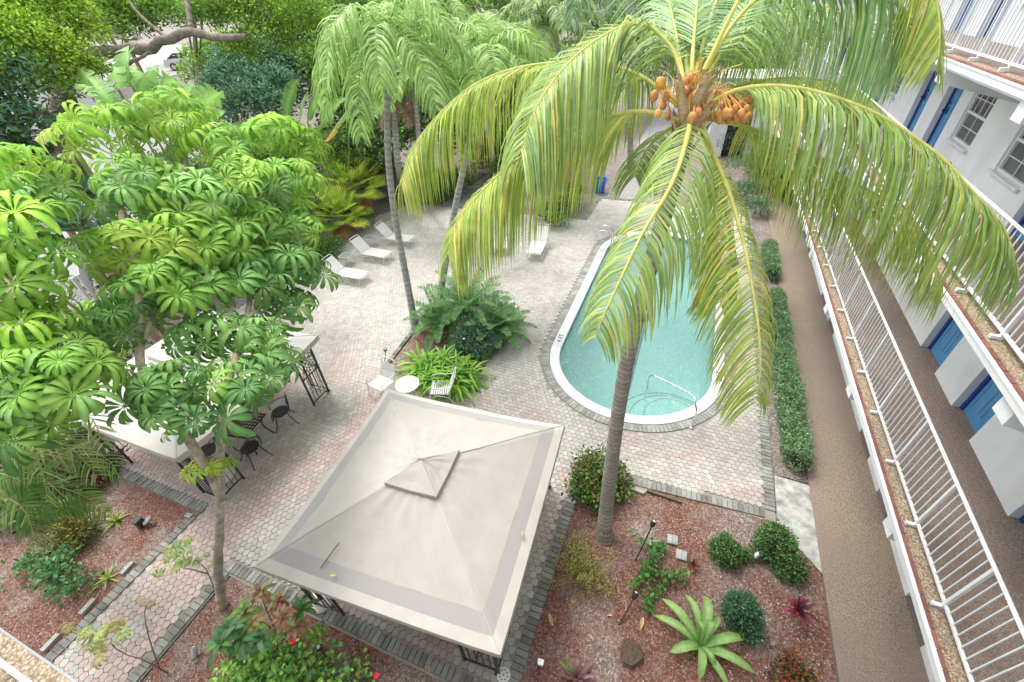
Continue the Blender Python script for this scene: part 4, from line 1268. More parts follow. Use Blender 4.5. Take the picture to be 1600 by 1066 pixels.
mb = MB(); mb.lathe((0, 0, .63), [(.205, 0), (.2, .05), (.14, .12), (.05, .15), (0, .15)], 22); mb.build('lid', mBronze, gr_, smooth=True)
for k in range(3):
    a = k * 2.09; mb = MB(); mb.tube([(.12 * math.cos(a), .12 * math.sin(a), .55), (.24 * math.cos(a), .24 * math.sin(a), 0)], .011, 6); mb.build('leg', mBlack, gr_)

# ---- landscape lights, boxes, stones, stump, drain
def path_light(label, base, top, group='black stake lights in the mulch'):
    b = gr(*base); t3 = np.array(top, float)
    o = thing('stake_light', label, 'garden light', (b[0], b[1], 0), group)
    d = t3 - np.array((b[0], b[1], 0))
    mb = MB(); mb.tube([(0, 0, -.02), d * .5 + np.array((.01, 0, 0)), d], .012, 6); mb.build('stake', mBlack, o)
    u = nrm(d)
    mb = MB(); mb.tube([d - u * .03, d + u * .02, d + u * .09, d + u * .1], (.03, .05, .055, .045), 12); mb.build('lamp_head', mBlack, o)
    mb = MB(); mb.ball(d + u * .085, .036, 10); mb.build('lens', mLens, mb and o)
    return o
path_light('black stake light leaning beside the three square stones', (992, 877), at(1019, 821, 8.62))
path_light('black stake light with a kinked stem left of the leafy vine', (965, 980), at(990, 934, 8.05))
path_light('black stake light standing in the green shrub before the gazebo', (515, 1035), at(500, 1014, 7.3))
path_light('black stake light at the left corner of the planter', (601, 565), at(602, 548, 13.3))
path_light('thin black stake light in the middle of the planter behind the strap-leaved clump', (727, 580), at(725, 533, 12.4))
def spot(label, px, py, rz, k=1):
    p = gr(px, py); o = thing('spotlight', label, 'spotlight', (p[0], p[1], 0), 'ground spotlights in the beds', rz)
    mb = MB(); mb.tube([(0, 0, -.02), (0, 0, .12)], .014, 6); mb.build('stake', mBlack, o)
    mb = MB(); mb.tube([(-.07 * k, 0, .1), (-.05 * k, 0, .13), (.08 * k, 0, .2)], (.03 * k, .05 * k, .058 * k), 12); mb.build('housing', mAlu, o)
    mb = MB(); mb.ball((.085 * k, 0, .203), (.012, .05 * k, .05 * k), 10); mb.build('lens', mLens, o)
    return o
spot('silver spotlight on the mulch at the foot of the clipped shrubs', 1178, 874, .8)
spot('small silver and black spotlight in the soil near the lower edge of the photo', 310, 1026, 2.2)
sp = spot('black and grey spotlight beside its dark box on the left mulch bed', 236, 820, 1.2, 1.1)
bx = thing('transformer_box', 'dark oblong box standing on the left mulch bed beside a spotlight', 'electrical box', (*gr(224, 822)[:2], 0), rz=.2)
mb = MB(); mb.box((0, 0, .14), (.12, .16, .26)); mb.build('case', mBronze, bx); mb = MB(); mb.box((0, 0, .278), (.14, .18, .016)); mb.build('lid', mBlack, bx)
jb = thing('junction_box', 'small grey junction box on a short post near the gazebo border, right mulch bed', 'electrical box', (*gr(845, 1040)[:2], 0), rz=.1)
mb = MB(); mb.box((0, 0, .15), (.10, .08, .12)); mb.build('box', mAlu, jb); mb = MB(); mb.tube([(0, 0, -.02), (0, 0, .09)], .014, 6); mb.build('post', mAlu, jb); mb = MB(); mb.box((0, -.045, .15), (.08, .012, .1)); mb.build('cover', mAlu, jb)
for (px, py), lb, rz in (((1050, 845), 'square grey stepping paver farthest from the palm, upper right of three', .1), ((1028, 855), 'square grey paver half under the leafy vine, left of three', .2), ((1064, 869), 'square grey paver nearest the stump, lowest of three', .05)):
    p = gr(px, py); mb = MB()
    mb.box((-.052, 0, .035), (.10, .2, .06), col=(.42, .42, .40)); mb.box((.052, 0, .035), (.10, .2, .06), col=(.38, .38, .36))
    o = mb.build('stepping_paver', mBrick); o.location = (p[0], p[1], .0); o.rotation_euler = (0, 0, rz); tag(o, lb, 'paver', 'loose square pavers on the mulch')
for (px, py), lb, rz, L in (((105, 1021), 'grey edging block lying at the lower left corner of the walk', .7, .3), ((222, 901), 'grey edging block half way along the left side of the walk', .75, .26), ((297, 808), 'grey stone at the inner corner of the walk and the border', .1, .17),
                            ((166, 965), 'grey edging block low on the left side of the walk', .8, .3), ((995, 768), 'grey kerb piece at the palm end of the patio border', -.1, .35)):
    p = gr(px, py); mb = MB(); mb.box((0, 0, .04), (L, .10, .08), col=(.42, .41, .38), taper=.94)
    o = mb.build('edging_block', mBrick); o.location = (-9.36 if px < 250 else p[0], p[1], 0); o.rotation_euler = (0, 0, 1.57 + rz * .12 if px < 250 else rz); tag(o, lb, 'edging block', 'loose edging blocks')
# timber edging below the patio border
mb = MB(); a = gr(1010, 768); b = gr(1065, 786); mb.beam((a[0], a[1], .04), (b[0], b[1], .04), .07, .08, col=(.6, .5, .42)); o = mb.build('timber_edging', mBark); tag(o, 'weathered timber edging below the patio brick border', 'edging')
# stump
stp = thing('tree_stump', 'dark brown sawn tree stump in the right mulch bed', 'stump', (*gr(986, 1022)[:2], 0))
mb = MB(); n = 22; rr = [1 + .1 * math.sin(3 * t * 6.28 / n + 1) + random.uniform(-.05, .05) for t in range(n)]
V = []
for z, k in ((-.02, .23), (.06, .19), (.115, .18)):
    V += [(k * rr[i] * .92 * math.cos(i * 6.2832 / n), k * rr[i] * 1.1 * math.sin(i * 6.2832 / n), z + random.uniform(-.005, .005)) for i in range(n)]
i = np.arange(2)[:, None] * n; j = np.arange(n)[None]; j2 = (j + 1) % n
mb.add(V, np.stack((i + j, i + j2, i + n + j2, i + n + j), -1).reshape(-1, 4), (.55, .5, .45)); mb.build('bark', mBark, stp)
mb = MB(); mb.add(V[-n:], [tuple(range(n))]); o = mb.build('cut_face', mStump, stp); o.location.z += .002
# drain cover
dc = thing('drain_cover', 'round white drain grate at the corner of the gazebo brick border', 'drain cover', (*gr(787, 1056)[:2], .047))
mb = MB(); mb.lathe((0, 0, 0), [(0, .006), (.1, .006), (.115, .003), (.12, 0)], 28); mb.build('plate', mStrap, dc)
mb = MB()
for k in range(8): mb.lathe((.07 * math.cos(k * .785), .07 * math.sin(k * .785), .0085), [(0, 0), (.012, 0)], 8)
mb.lathe((0, 0, .0085), [(0, 0), (.014, 0)], 8); mb.build('holes', mBlack, dc)
# blue bin
bb = thing('plastic_tub', 'bright blue plastic tub beside the path beyond the pool', 'tub', (*gr(937, 300)[:2], 0))
mb = MB(); mb.lathe((0, 0, 0), [(0, .02), (.25, 0), (.32, .7), (.35, .72), (.35, .76), (.31, .76), (.27, .1), (0, .1)], 20); mb.build('body', mBlueTarp, bb, smooth=False)
mb = MB()
for s in (-1, 1): mb.tube(spline([(s * .34, -.08, .7), (s * .42, 0, .68), (s * .34, .08, .7)], 8), .015, 6)
mb.build('handle', mBlueTarp, bb)

# white lattice fence with a trellis top
def lattice(label, a, b, h, z0, grp=None):
    a = np.array(a); b = np.array(b); L = np.linalg.norm((b - a)[:2]); d = nrm(np.array((b[0] - a[0], b[1] - a[1], 0)))
    t = thing('lattice_fence', label, 'fence', (a[0], a[1], 0))
    def P(u, z): return d * u + np.array((0, 0, z))
    mb = MB(); up = np.cross(d, (0, 0, 1))
    def clipline(u0, z0_, s):
        # diagonal slat clipped to the panel
        pts = []
        for u in (0, L):
            z = z0_ + s * (u - u0)
            if 0 <= z <= h: pts.append((u, z))
        for z in (0, h):
            u = u0 + (z - z0_) / s
            if 0 <= u <= L: pts.append((u, z))
        pts = sorted(set((round(x, 4), round(y, 4)) for x, y in pts))
        return (pts[0], pts[-1]) if len(pts) > 1 else None
    k = -h
    while k < L + h:
        for s, off in ((1, -.006), (-1, .006)):
            c = clipline(k if s == 1 else k, 0, s) 
            if c: mb.beam(P(c[0][0], z0 + c[0][1]) + up * off, P(c[1][0], z0 + c[1][1]) + up * off, .010, .045, up=up)
        k += .14
    # beams' broad face must lie in the panel plane
    mb.build('lattice_panel', mWhite, t)
    mb = MB()
    for z in (z0, z0 + h): mb.beam(P(-.03, z), P(L + .03, z), .05, .07)
    mb.build('rail', mWhite, t)
    for u in (0, L):
        mb = MB(); mb.box(tuple(P(u, (z0 + h) / 2 + .03)), (.09, .09, z0 + h + .06)); mb.build('post', mWhite, t)
    return t
pA, pB, pC = at(40, 462, 14.5), at(135, 462, 15.0), at(150, 400, 17.5)
lattice('white diagonal lattice fence panel showing between the umbrella leaves', (pA[0], pA[1]), (pB[0], pB[1]), .85, 1.35)
lattice('white lattice fence panel running back from the front lattice panel', (pB[0] - .05, pB[1] + .2), (pC[0] - 1.2, pC[1] + .2), .85, 1.35)

# car on the raised street
cp = at(306, 116, 44); cp[2] = hgt(cp[0], cp[1]) + .03
car = thing('parked_car', 'silver car parked on the street beyond the leaning tree', 'car', cp, rz=R(35))
def loftx(mb, secs, col=(1, 1, 1)):
    n = len(secs[0]); V = [p for s in secs for p in s]; f = []
    for a in range(len(secs) - 1):
        for b in range(n): f.append((a * n + b, a * n + (b + 1) % n, (a + 1) * n + (b + 1) % n, (a + 1) * n + b))
    f += [tuple(range(n))[::-1], tuple(range((len(secs) - 1) * n, len(secs) * n))]
    mb.add(V, f, col)
mb = MB()
def sec(x, zt, w, zb=.28): return [(x, -w, zb), (x, -w * 1.02, zb + (zt - zb) * .6), (x, -w * .9, zt), (x, w * .9, zt), (x, w * 1.02, zb + (zt - zb) * .6), (x, w, zb)]
loftx(mb, [sec(-2.2, .8, .78, .4), sec(-2.05, .95, .86), sec(-1.2, .98, .88), sec(.9, .96, .88), sec(1.8, .82, .86), sec(2.2, .62, .74, .35)]); mb.build('body', mCar, car, smooth=False)
mb = MB(); loftx(mb, [sec(-1.75, 1.0, .72, .9), sec(-1.1, 1.4, .64, .9), sec(.1, 1.44, .64, .9), sec(1.05, .98, .74, .9)]); mb.build('windows', mWinGlass, car)
mb = MB(); loftx(mb, [sec(-1.2, 1.43, .6, 1.39), sec(.15, 1.47, .6, 1.41), sec(.3, 1.40, .6, 1.36)]); mb.build('roof', mCar, car)
for a in (-1.35, 1.4):
    for b in (-.84, .84):
        mb = MB(); V = [(a + .32 * math.cos(t), b + s, .32 + .32 * math.sin(t)) for s in (-.1, .1) for t in np.linspace(0, 6.2832, 17)[:-1]]
        mb.add(V, [tuple(range(16)), tuple(range(16, 32))[::-1]] + [(k, (k + 1) % 16, 16 + (k + 1) % 16, 16 + k) for k in range(16)]); wh = mb.build('wheel', mRubber, car)
        mb = MB(); s = .105 if b > 0 else -.105; mb.add([(a + .2 * math.cos(t), b + s, .32 + .2 * math.sin(t)) for t in np.linspace(0, 6.2832, 17)[:-1]], [tuple(range(16))]); mb.build('rim', mAlu, wh)
# ================================================================ VEGETATION
G1, G2, G3 = (.16, .31, .055), (.22, .39, .075), (.22, .34, .07)       # mid greens
D1, D2 = (.09, .19, .06), (.13, .25, .075)                         # dark greens
B1, B2 = (.14, .28, .18), (.20, .36, .23)                          # bluish greens
Y1, Y2, Y3 = (.34, .40, .06), (.45, .43, .07), (.55, .36, .06)
COCO = [((.25, .38, .10), 4), ((.33, .44, .12), 3), ((.20, .33, .11), 3), ((.45, .50, .15), 2.4), ((.55, .45, .14), .5), ((.36, .48, .27), 2.4)]
COCOY = [((.31, .42, .08), 3), ((.45, .49, .12), 2.6), ((.25, .37, .08), 3), ((.55, .50, .15), .9), ((.56, .40, .16), .2)]
COCOG = [((.24, .40, .18), 3), ((.31, .46, .25), 3), ((.19, .34, .10), 2), ((.38, .48, .14), 1.5), ((.38, .50, .34), 1.5)]


def P3(*q): return [at(*p) for p in q]


# ---- main coconut palm
cb = gr(944, 838)
coco = thing('coconut_palm', 'tall coconut palm with orange coconuts and long drooping fronds leaning over the pool', 'palm tree')
crown = at(1078, 178, 4.0)
trunk_pts = [cb + (0, 0, -.05), at(950, 770, 8.6), at(961, 680, 7.55), at(975, 590, 6.5), at(992, 510, 5.7), at(1015, 420, 5.0), at(1048, 300, 4.4), crown + (0, .1, -.15)]
mb = MB(); ringed_trunk(mb, trunk_pts, .14, .078, 150, flare=1.5, c0=(.34, .31, .27), c1=(.21, .19, .165)); mb.build('trunk', mPalmBark, coco, smooth=True)
mb = MB()
for k in range(14):   # fibrous boots under the crown
    a = k * 2.4; z = -.35 + k * .035
    c = crown + np.array((0, 0, z)); d = np.array((math.cos(a), math.sin(a), 0))
    strap(mb, [c + d * .07, c + d * .15 + (0, 0, .15), c + d * .22 + (0, 0, .32)], .12, (.32, .24, .14), fold=.4, n=5)
mb.build('leaf_sheath', mPalmBark, coco)


def coco_frond(px, L=1.15, n=110, pal=COCO, droop=2.2, w=.021, fwd=(.35, 1.3), base=.14, rcol=(.56, .54, .16), up=-.25, r0=.025, parent=None, **kw):
    mb = MB(); mr = MB()
    frond(mb, mr, P3(*px) if len(px[0]) == 3 else px, L, n, w, droop, fwd, r0=r0, pal=pal, rcol=rcol, base=base, up=up, jit=.07, **kw)
    f = mb.build('frond', mLeaf, parent or coco, smooth=True)
    mr.build('midrib', mGloss, f, smooth=True)


C_ = (1075, 165, 4.05)
# left, uppermost arc (in front)
coco_frond([(1072, 150, 4.05), (1052, 80, 4.15), (1005, 38, 4.2), (950, 52, 4.2), (886, 101, 4.15), (838, 168, 4.1), (815, 235, 4.1)], L=1.3, n=175, droop=4.2, up=.1, w=.018)
# left long one behind
coco_frond([(1060, 165, 4.2), (1000, 118, 4.6), (930, 99, 4.9), (845, 100, 5.2), (778, 115, 5.4), (727, 142, 5.5), (676, 189, 5.6), (645, 235, 5.6), (628, 285, 5.6)], L=1.35, n=225, droop=5, w=.018, pal=COCOY)
# left lower
coco_frond([(1062, 190, 4.1), (1015, 175, 4.2), (967, 179, 4.35), (879, 209, 4.5), (808, 250, 4.6), (752, 300, 4.65), (712, 350, 4.7), (700, 395, 4.75)], L=1.2, n=192, droop=3.6, pal=COCOY)
# front centre
coco_frond([(1082, 170, 3.95), (1075, 210, 3.8), (1060, 262, 3.65), (1040, 306, 3.55), (1005, 363, 3.45), (968, 440, 3.45), (945, 490, 3.5), (932, 525, 3.6)], L=.98, n=104, droop=4.5, base=.08, w=.019, up=-.35, fwd=(.3, .9), r0=.026, prof=((0, .12, .4, .7, .92, 1), (.55, .85, 1, .8, .45, .3)))
# front right
coco_frond([(1092, 180, 4.0), (1108, 225, 4.0), (1138, 297, 3.95), (1160, 372, 3.9), (1174, 440, 3.85), (1186, 520, 3.85), (1188, 580, 3.9), (1182, 625, 4.0)], L=.86, n=104, droop=4.5, pal=COCOY, base=.16, w=.019, up=-.35, fwd=(.3, .9), prof=((0, .12, .4, .7, .92, 1), (.5, .8, 1, .9, .7, .5)))
# second frond in between, behind, hanging over the pool's far end
coco_frond([(1088, 185, 4.1), (1115, 245, 4.3), (1135, 320, 4.5), (1140, 400, 4.7), (1125, 470, 4.8)], L=.85, n=118, droop=2.4, pal=COCOY, base=.2, w=.018)
# big right arc
coco_frond([(1105, 165, 4.0), (1140, 145, 3.95), (1180, 136, 3.9), (1232, 136, 3.8), (1294, 149, 3.7), (1381, 184, 3.6), (1469, 245, 3.5), (1525, 305, 3.45), (1568, 355, 3.45), (1592, 420, 3.5)], L=1.15, n=216, droop=4.2, w=.018, base=.10)
# lower right behind it
coco_frond([(1105, 185, 4.1), (1170, 200, 4.25), (1250, 235, 4.3), (1330, 283, 4.3), (1405, 325, 4.3), (1445, 375, 4.35), (1472, 440, 4.4)], L=1.1, n=175, droop=3.8, w=.018, pal=COCOY)
# upper right, hanging from above the frame
coco_frond([(1092, 140, 4.0), (1118, 80, 4.0), (1165, 15, 3.95), (1230, -30, 3.85), (1310, -40, 3.75), (1385, -15, 3.6), (1425, 30, 3.6)], L=1.4, n=138, droop=4.2, pal=COCOG, w=.018)
coco_frond([(1098, 130, 4.2), (1140, 70, 4.5), (1210, 25, 4.7), (1290, 10, 4.9), (1350, 35, 5.0), (1385, 90, 5.1)], L=1.35, n=126, droop=3.8, pal=COCO, w=.018)
# frond tip dropping in at the top right
coco_frond([(1100, 110, 3.9), (1180, -40, 3.7), (1300, -140, 3.5), (1410, -110, 3.4), (1455, -30, 3.4), (1468, 40, 3.4), (1466, 90, 3.42)], L=.8, n=183, droop=1.6, pal=COCOY, w=.018, base=.3)
# rising behind
coco_frond([(1075, 120, 4.1), (1068, 60, 4.5), (1058, 0, 5.0), (1030, -50, 5.6), (985, -60, 6.1)], L=1.1, n=127, droop=1.5, pal=COCOG, rcol=(.35, .42, .15))
coco_frond([(1085, 120, 4.1), (1103, 55, 4.5), (1120, 0, 5.1), (1150, -40, 5.7), (1200, -40, 6.2)], L=1.1, n=127, droop=1.5, pal=COCOG)
# older fronds low behind the trunk
coco_frond([(1075, 190, 4.2), (1040, 205, 4.6), (1010, 235, 5.1), (992, 275, 5.5)], L=.75, n=103, droop=2.5, pal=COCO, w=.018)
coco_frond([(1100, 160, 4.3), (1170, 130, 4.8), (1250, 122, 5.3), (1325, 135, 5.8), (1370, 165, 6.1)], L=.9, n=127, droop=2.5, pal=COCOY)
# young spear leaves
for q in ([(1080, 140, 4.0), (1082, 90, 4.1), (1086, 40, 4.3), (1092, -20, 4.6)], [(1073, 145, 4.0), (1062, 95, 4.15), (1056, 50, 4.4), (1045, 0, 4.7)]):
    coco_frond(q, L=.55, n=40, droop=.6, pal=COCOG, fwd=(1.6, 2.4), base=.35)
# coconuts in bunches on orange stalks
nuts = [(1032, 130, 3.95), (1028, 178, 3.95), (1040, 150, 4.05), (1022, 150, 4.1), (1082, 185, 3.82), (1090, 176, 3.85), (1078, 124, 4.0), (1085, 128, 4.0), (1094, 140, 4.0), (1088, 150, 3.95), (1098, 155, 3.98), (1106, 148, 4.05),
        (1120, 141, 4.05), (1122, 178, 3.95), (1128, 168, 3.95), (1136, 164, 3.95), (1134, 178, 3.9), (1141, 178, 3.88), (1148, 170, 3.92), (1156, 165, 3.95), (1158, 178, 3.9), (1166, 172, 3.95), (1152, 184, 3.95), (1163, 186, 3.92), (1170, 182, 3.95), (1126, 186, 3.95), (1110, 164, 4.0), (1114, 182, 4.0), (1144, 158, 4.05), (1168, 160, 4.0), (1138, 187, 4.0), (1100, 182, 3.95), (1036, 165, 4.1), (1044, 182, 4.1), (1068, 132, 4.0), (1072, 142, 3.98)]
bn = MB()
for k, (x, y, d) in enumerate(nuts):
    p = at(x, y, d); r = random.uniform(.030, .044)
    mb = MB(); mb.ball(p, (r, r, r * 1.25), 12, col=np.array((1, random.uniform(.75, 1.15), random.uniform(.7, 1.2))) * random.uniform(.75, 1.05))
    mb.build('coconut', mCoconut, coco, smooth=True)
    hub = at((1040, 1088, 1120)[0 if x < 1060 else 1 if x < 1110 else 2], 140, 4.05)
    bn.tube(spline([hub, (hub + p) / 2 + (0, 0, .05), p + (0, 0, r)], 7), .007, 5, (.62, .35, .10), cap=False)
for h in ((1040, 1050), (1088, 1078), (1120, 1095)): bn.tube(spline([crown, at(h[1], 150, 4.02), at(h[0], 140, 4.05)], 8), .022, 6, (.6, .40, .12))
for k in range(60):
    hub = at(random.choice((1088, 1120, 1060)), 140, 4.03); e = hub + rng.normal(0, .13, 3) + (0, 0, .02); bn.tube(spline([hub, (hub + e) / 2 + (0, 0, .04), e], 5), .0035, 4, (.66, .48, .16), cap=False)
bn.build('fruit_stalk', mGloss, coco)

# ---- feather palms (adonidia)
FEA = [((.22, .38, .10), 3), ((.32, .49, .14), 3), ((.43, .58, .25), 3), ((.16, .29, .07), 1)]


def feather_palm(label, trunk, r0, r1, crown_c, nf, L, Lf, pal=FEA, droop=2.4, group='slender feather palms', n=58, w=.045, sag=2.0, dead=0, el0=.2, el1=1.25, az0=0.0):
    t = thing('feather_palm', label, 'palm tree', group=group)
    mb = MB(); ringed_trunk(mb, trunk + [crown_c], r0, r1, 90, flare=1.6, c0=(.36, .35, .34), c1=(.24, .235, .225)); mb.build('trunk', mPalmBark, t, smooth=True)
    d = nrm(crown_c - trunk[-1])
    mb = MB(); mb.tube(spline([crown_c - d * .1, crown_c + d * .35, crown_c + d * .6], 8), [r1 * 1.3, r1 * 1.5, r1 * 1.35, r1 * 1.2, r1, r1 * .9, r1 * .7, r1 * .4], 10, (.20, .34, .10)); mb.build('crownshaft', mGloss, t, smooth=True)
    top = crown_c + d * .5
    for i in range(nf):
        az = az0 + i * 2.399963; k = (i + .5) / nf; el = el0 + (el1 - el0) * k + random.uniform(-.1, .1)
        ctrl = arch(top, az, el, L * random.uniform(.85, 1.1), sag * random.uniform(.85, 1.2) + .3 * (el > .9), 7)
        mb = MB(); mr = MB()
        frond(mb, mr, ctrl, Lf, int(n * 1.15), w, droop, (.35, 1.0), r0=.022, r1=.005, base=.1, pal=pal, rcol=(.28, .36, .12), jit=.2, K=4, up=.25)
        f = mb.build('frond', mLeaf, t, smooth=True); mr.build('midrib', mGloss, f)
    for i in range(dead):
        az = random.uniform(0, 6.28)
        mb = MB(); frond(mb, mb, arch(top - (0, 0, .35), az, -.7, 1.5, 1.2, 6), .4, 34, .03, 3, pal=[((.36, .26, .17), 1), ((.28, .19, .13), 1)], rcol=(.35, .25, .16), K=3); mb.build('dead_frond', mPalmBark, t)
    return t


t1 = [gr(650, 517) + (0, 0, -.03), at(634, 430, 14.2), at(619, 350, 13.3), at(609, 275, 12.4), at(605, 200, 11.5)]
feather_palm('slender palm rising from the left corner of the planter with a full feathery crown', t1, .115, .075, at(606, 110, 10.6), 16, 2.7, .8, sag=3.0, n=66, w=.04, droop=3.5)
t2 = [gr(682, 490) + (0, 0, -.03), at(694, 425, 15.1), at(704, 365, 14.4), at(713, 315, 13.9), at(724, 265, 13.3), at(738, 200, 12.8)]
feather_palm('slender leaning palm from the middle of the planter, crown behind the yellow coconut frond', t2, .12, .08, at(760, 128, 12.2), 15, 2.6, .75, sag=2.7, n=60, w=.042, droop=3)
feather_palm('slender palm with flared pale foot in the far bed behind the two loungers', [gr(665, 314), at(661, 285, 21.5), at(656, 240, 20)], .15, .09, at(648, 130, 17.5), 13, 2.1, .6, n=44, w=.06, dead=5)
feather_palm('slender palm beyond the patio behind the coconut frond', [gr(778, 272), at(770, 240, 24), at(765, 200, 22)], .12, .09, at(768, 90, 19.5), 12, 2.2, .6, n=40, w=.06)
feather_palm('palm with hanging brown dead leaves behind the first planter palm', [gr(628, 300), at(622, 260, 21), at(618, 210, 20)], .16, .13, at(612, 150, 18.5), 12, 2.0, .6, n=40, w=.06, dead=14)
feather_palm('pale-leaved palm at the top of the photo left of the coconut crown', [gr(905, 262), at(895, 200, 25), at(885, 130, 22)], .14, .1, at(868, 60, 19.5), 16, 2.8, .8, pal=[((.28, .40, .20), 2), ((.20, .32, .14), 2), ((.34, .42, .12), 1)], n=54, w=.07)
feather_palm('tall grey-green palm whose long leaves sweep in behind the coconut crown', [gr(985, 262), at(985, 150, 22), at(985, 60, 16)], .17, .12, at(985, -70, 12.5), 18, 3.6, 1.0, pal=[((.24, .36, .22), 3), ((.17, .29, .14), 3), ((.32, .42, .30), 1)], n=66, w=.055, sag=2.2)
feather_palm('feather palm at the top edge between the street tree and the first planter palm', [gr(700, 262), at(695, 170, 27), at(690, 100, 26)], .15, .1, at(690, 30, 24), 13, 2.6, .8, n=40, w=.08)
feather_palm('bushy feather palm beyond the wall above the strap lounger pair', [gr(842, 272), at(838, 220, 27), at(835, 170, 26)], .15, .1, at(830, 105, 24.5), 14, 2.8, .8, n=40, w=.08, pal=[((.26, .38, .08), 2), ((.18, .30, .07), 2)])

# ---- umbrella trees
UC = [(.23, .41, .07), (.19, .36, .065), (.29, .47, .085), (.16, .32, .07), (.21, .39, .11)]
UCB = [(.28, .46, .06), (.22, .40, .055), (.33, .47, .07), (.19, .35, .06)]
UCD = [(.11, .24, .07), (.14, .28, .075), (.18, .33, .09)]  # for lower clusters, crown shade put into a darker leaf colour
UCY = UC + [(.48, .42, .05)]
um = thing('umbrella_tree', 'large umbrella tree with glossy drooping leaf rosettes, its pale trunk by the walk', 'tree')
u0 = gr(345, 948)
f1_, f2_ = at(344, 690, 6.05), at(297, 690, 6.0)
mb = MB(); limb(mb, [u0 + (0, 0, -.05), at(341, 880, 7.55), at(343, 810, 6.95), at(346, 750, 6.45), f1_, at(345, 655, 5.9)], .088, .055, 26, 12, (1.75, 1.75, 1.7), .03); 
mb.build('trunk', mBark, um, smooth=True)
hubs = {}
def branch(*pts, r0=.06, r1=.03, parent=um, seed=0):
    mb = MB(); limb(mb, P3(*pts), r0, r1, 14, 8, (1.6, 1.5, 1.35), .05); return mb.build('branch', mBark, parent, smooth=True)
branch((344, 770, 6.6), (318, 722, 6.15), (290, 680, 5.95), (262, 640, 5.9), (225, 600, 5.9), (218, 540, 5.95), (213, 430, 6.1), (190, 330, 6.6), (190, 260, 7.2), r0=.075, r1=.03)
branch((250, 625, 5.9), (205, 605, 5.95), (188, 590, 6.0), (176, 550, 6.1), (150, 500, 6.3), r0=.05, r1=.025)
branch((205, 605, 5.95), (165, 585, 5.9), (130, 575, 5.8), r0=.04, r1=.02)
branch((218, 545, 5.95), (245, 470, 6.4), (268, 420, 6.9), (285, 330, 7.5), (290, 240, 8.0), r0=.05, r1=.025)
branch((345, 660, 5.9), (352, 600, 6.1), (370, 560, 6.5), (385, 500, 7.0), (400, 400, 7.8), (400, 300, 8.5), (430, 250, 9.0), r0=.06, r1=.025)
branch((385, 500, 7.0), (430, 450, 7.6), (465, 410, 8.1), (470, 340, 8.7), r0=.04, r1=.02)
LB = [((175, 215), 7.5, .62, 14, UCB), ((265, 190), 7.9, .62, 14, UCB), ((335, 235), 8.1, .6, 12, UCB), ((215, 290), 7.0, .55, 12, UC), ((300, 320), 7.3, .65, 14, UC), ((370, 290), 7.9, .6, 12, UC),
      ((430, 215), 9.2, .6, 12, UCB), ((470, 235), 9.6, .5, 10, UCB), ((450, 290), 8.9, .6, 12, UCY), ((478, 300), 9.3, .4, 8, UC), ((195, 390), 6.3, .45, 8, UCB), ((270, 385), 6.8, .55, 11, UCB), ((340, 390), 7.3, .55, 11, UC), ((400, 355), 8.0, .5, 10, UC),
      ((460, 360), 8.6, .45, 10, UC), ((478, 425), 8.4, .38, 9, UCD), ((440, 420), 8.0, .5, 10, UCD), ((385, 440), 7.4, .5, 10, UCD), ((305, 455), 6.8, .5, 10, UC), ((240, 450), 6.3, .5, 9, UC), ((190, 500), 6.0, .4, 6, UCD),
      ((450, 480), 8.0, .38, 8, UCD), ((345, 520), 6.8, .42, 8, UCD), ((400, 535), 6.9, .42, 8, UC), ((400, 590), 6.5, .36, 5, UCD), ((345, 600), 6.2, .36, 5, UC), ((375, 625), 6.1, .3, 6, UCD), ((270, 600), 5.75, .35, 6, UCD), ((235, 610), 5.6, .3, 4, UCD), ((265, 640), 5.6, .28, 4, UCD), ((165, 520), 6.3, .3, 3, UCD), ((300, 530), 6.5, .32, 5, UCD), ((430, 560), 6.9, .3, 4, UCD), ((295, 655), 5.6, .22, 3, UCD)]
for (px, py), d, r, n, cols in LB:
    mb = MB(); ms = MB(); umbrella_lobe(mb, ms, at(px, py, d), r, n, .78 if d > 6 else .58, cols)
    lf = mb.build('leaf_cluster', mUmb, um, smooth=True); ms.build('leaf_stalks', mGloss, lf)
mb = MB(); ms = MB()
for q in ((330, 735, 6.2), (318, 742, 6.2), (345, 728, 6.15), (300, 740, 6.25)):
    umbrella_lobe(mb, ms, at(*q), .09, 2, .34, [(.42, .50, .08), (.28, .42, .07)])
mb.build('leaf_cluster', mUmb, um, smooth=True)
mb = MB()
for i, c in enumerate(((1180, 280), )):
    pass
um2 = thing('umbrella_tree', 'second umbrella tree cut by the left edge of the photo, leaves large and close', 'tree')
mb = MB(); limb(mb, [gr(-130, 900), at(-70, 760, 6.7), at(-20, 660, 5.8), at(40, 560, 5.4), at(50, 430, 5.6)], .10, .04, 20, 10, (1.4, 1.4, 1.3), .05); mb.build('trunk', mBark, um2, smooth=True)
for (px, py), d, r, n, cols in [((20, 290), 5.6, .55, 10, UCB), ((55, 320), 5.6, .38, 7, UC), ((10, 360), 5.2, .5, 7, UCB), ((35, 405), 5.4, .38, 7, UCY), ((0, 450), 5.0, .5, 8, UCB), ((20, 515), 5.0, .42, 8, UCB), ((80, 545), 5.2, .34, 6, UC),
                               ((20, 590), 4.8, .5, 8, UC), ((85, 600), 4.9, .45, 7, UC), ((130, 590), 5.2, .25, 3, UC), ((60, 640), 4.8, .42, 6, UC), ((0, 650), 4.7, .4, 5, UCD)]:
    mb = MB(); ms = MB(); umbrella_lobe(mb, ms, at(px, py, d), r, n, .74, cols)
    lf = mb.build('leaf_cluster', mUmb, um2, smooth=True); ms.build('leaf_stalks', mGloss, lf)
um3 = thing('umbrella_tree', 'low light green umbrella shrub between the lattice fence and the large umbrella tree', 'tree')
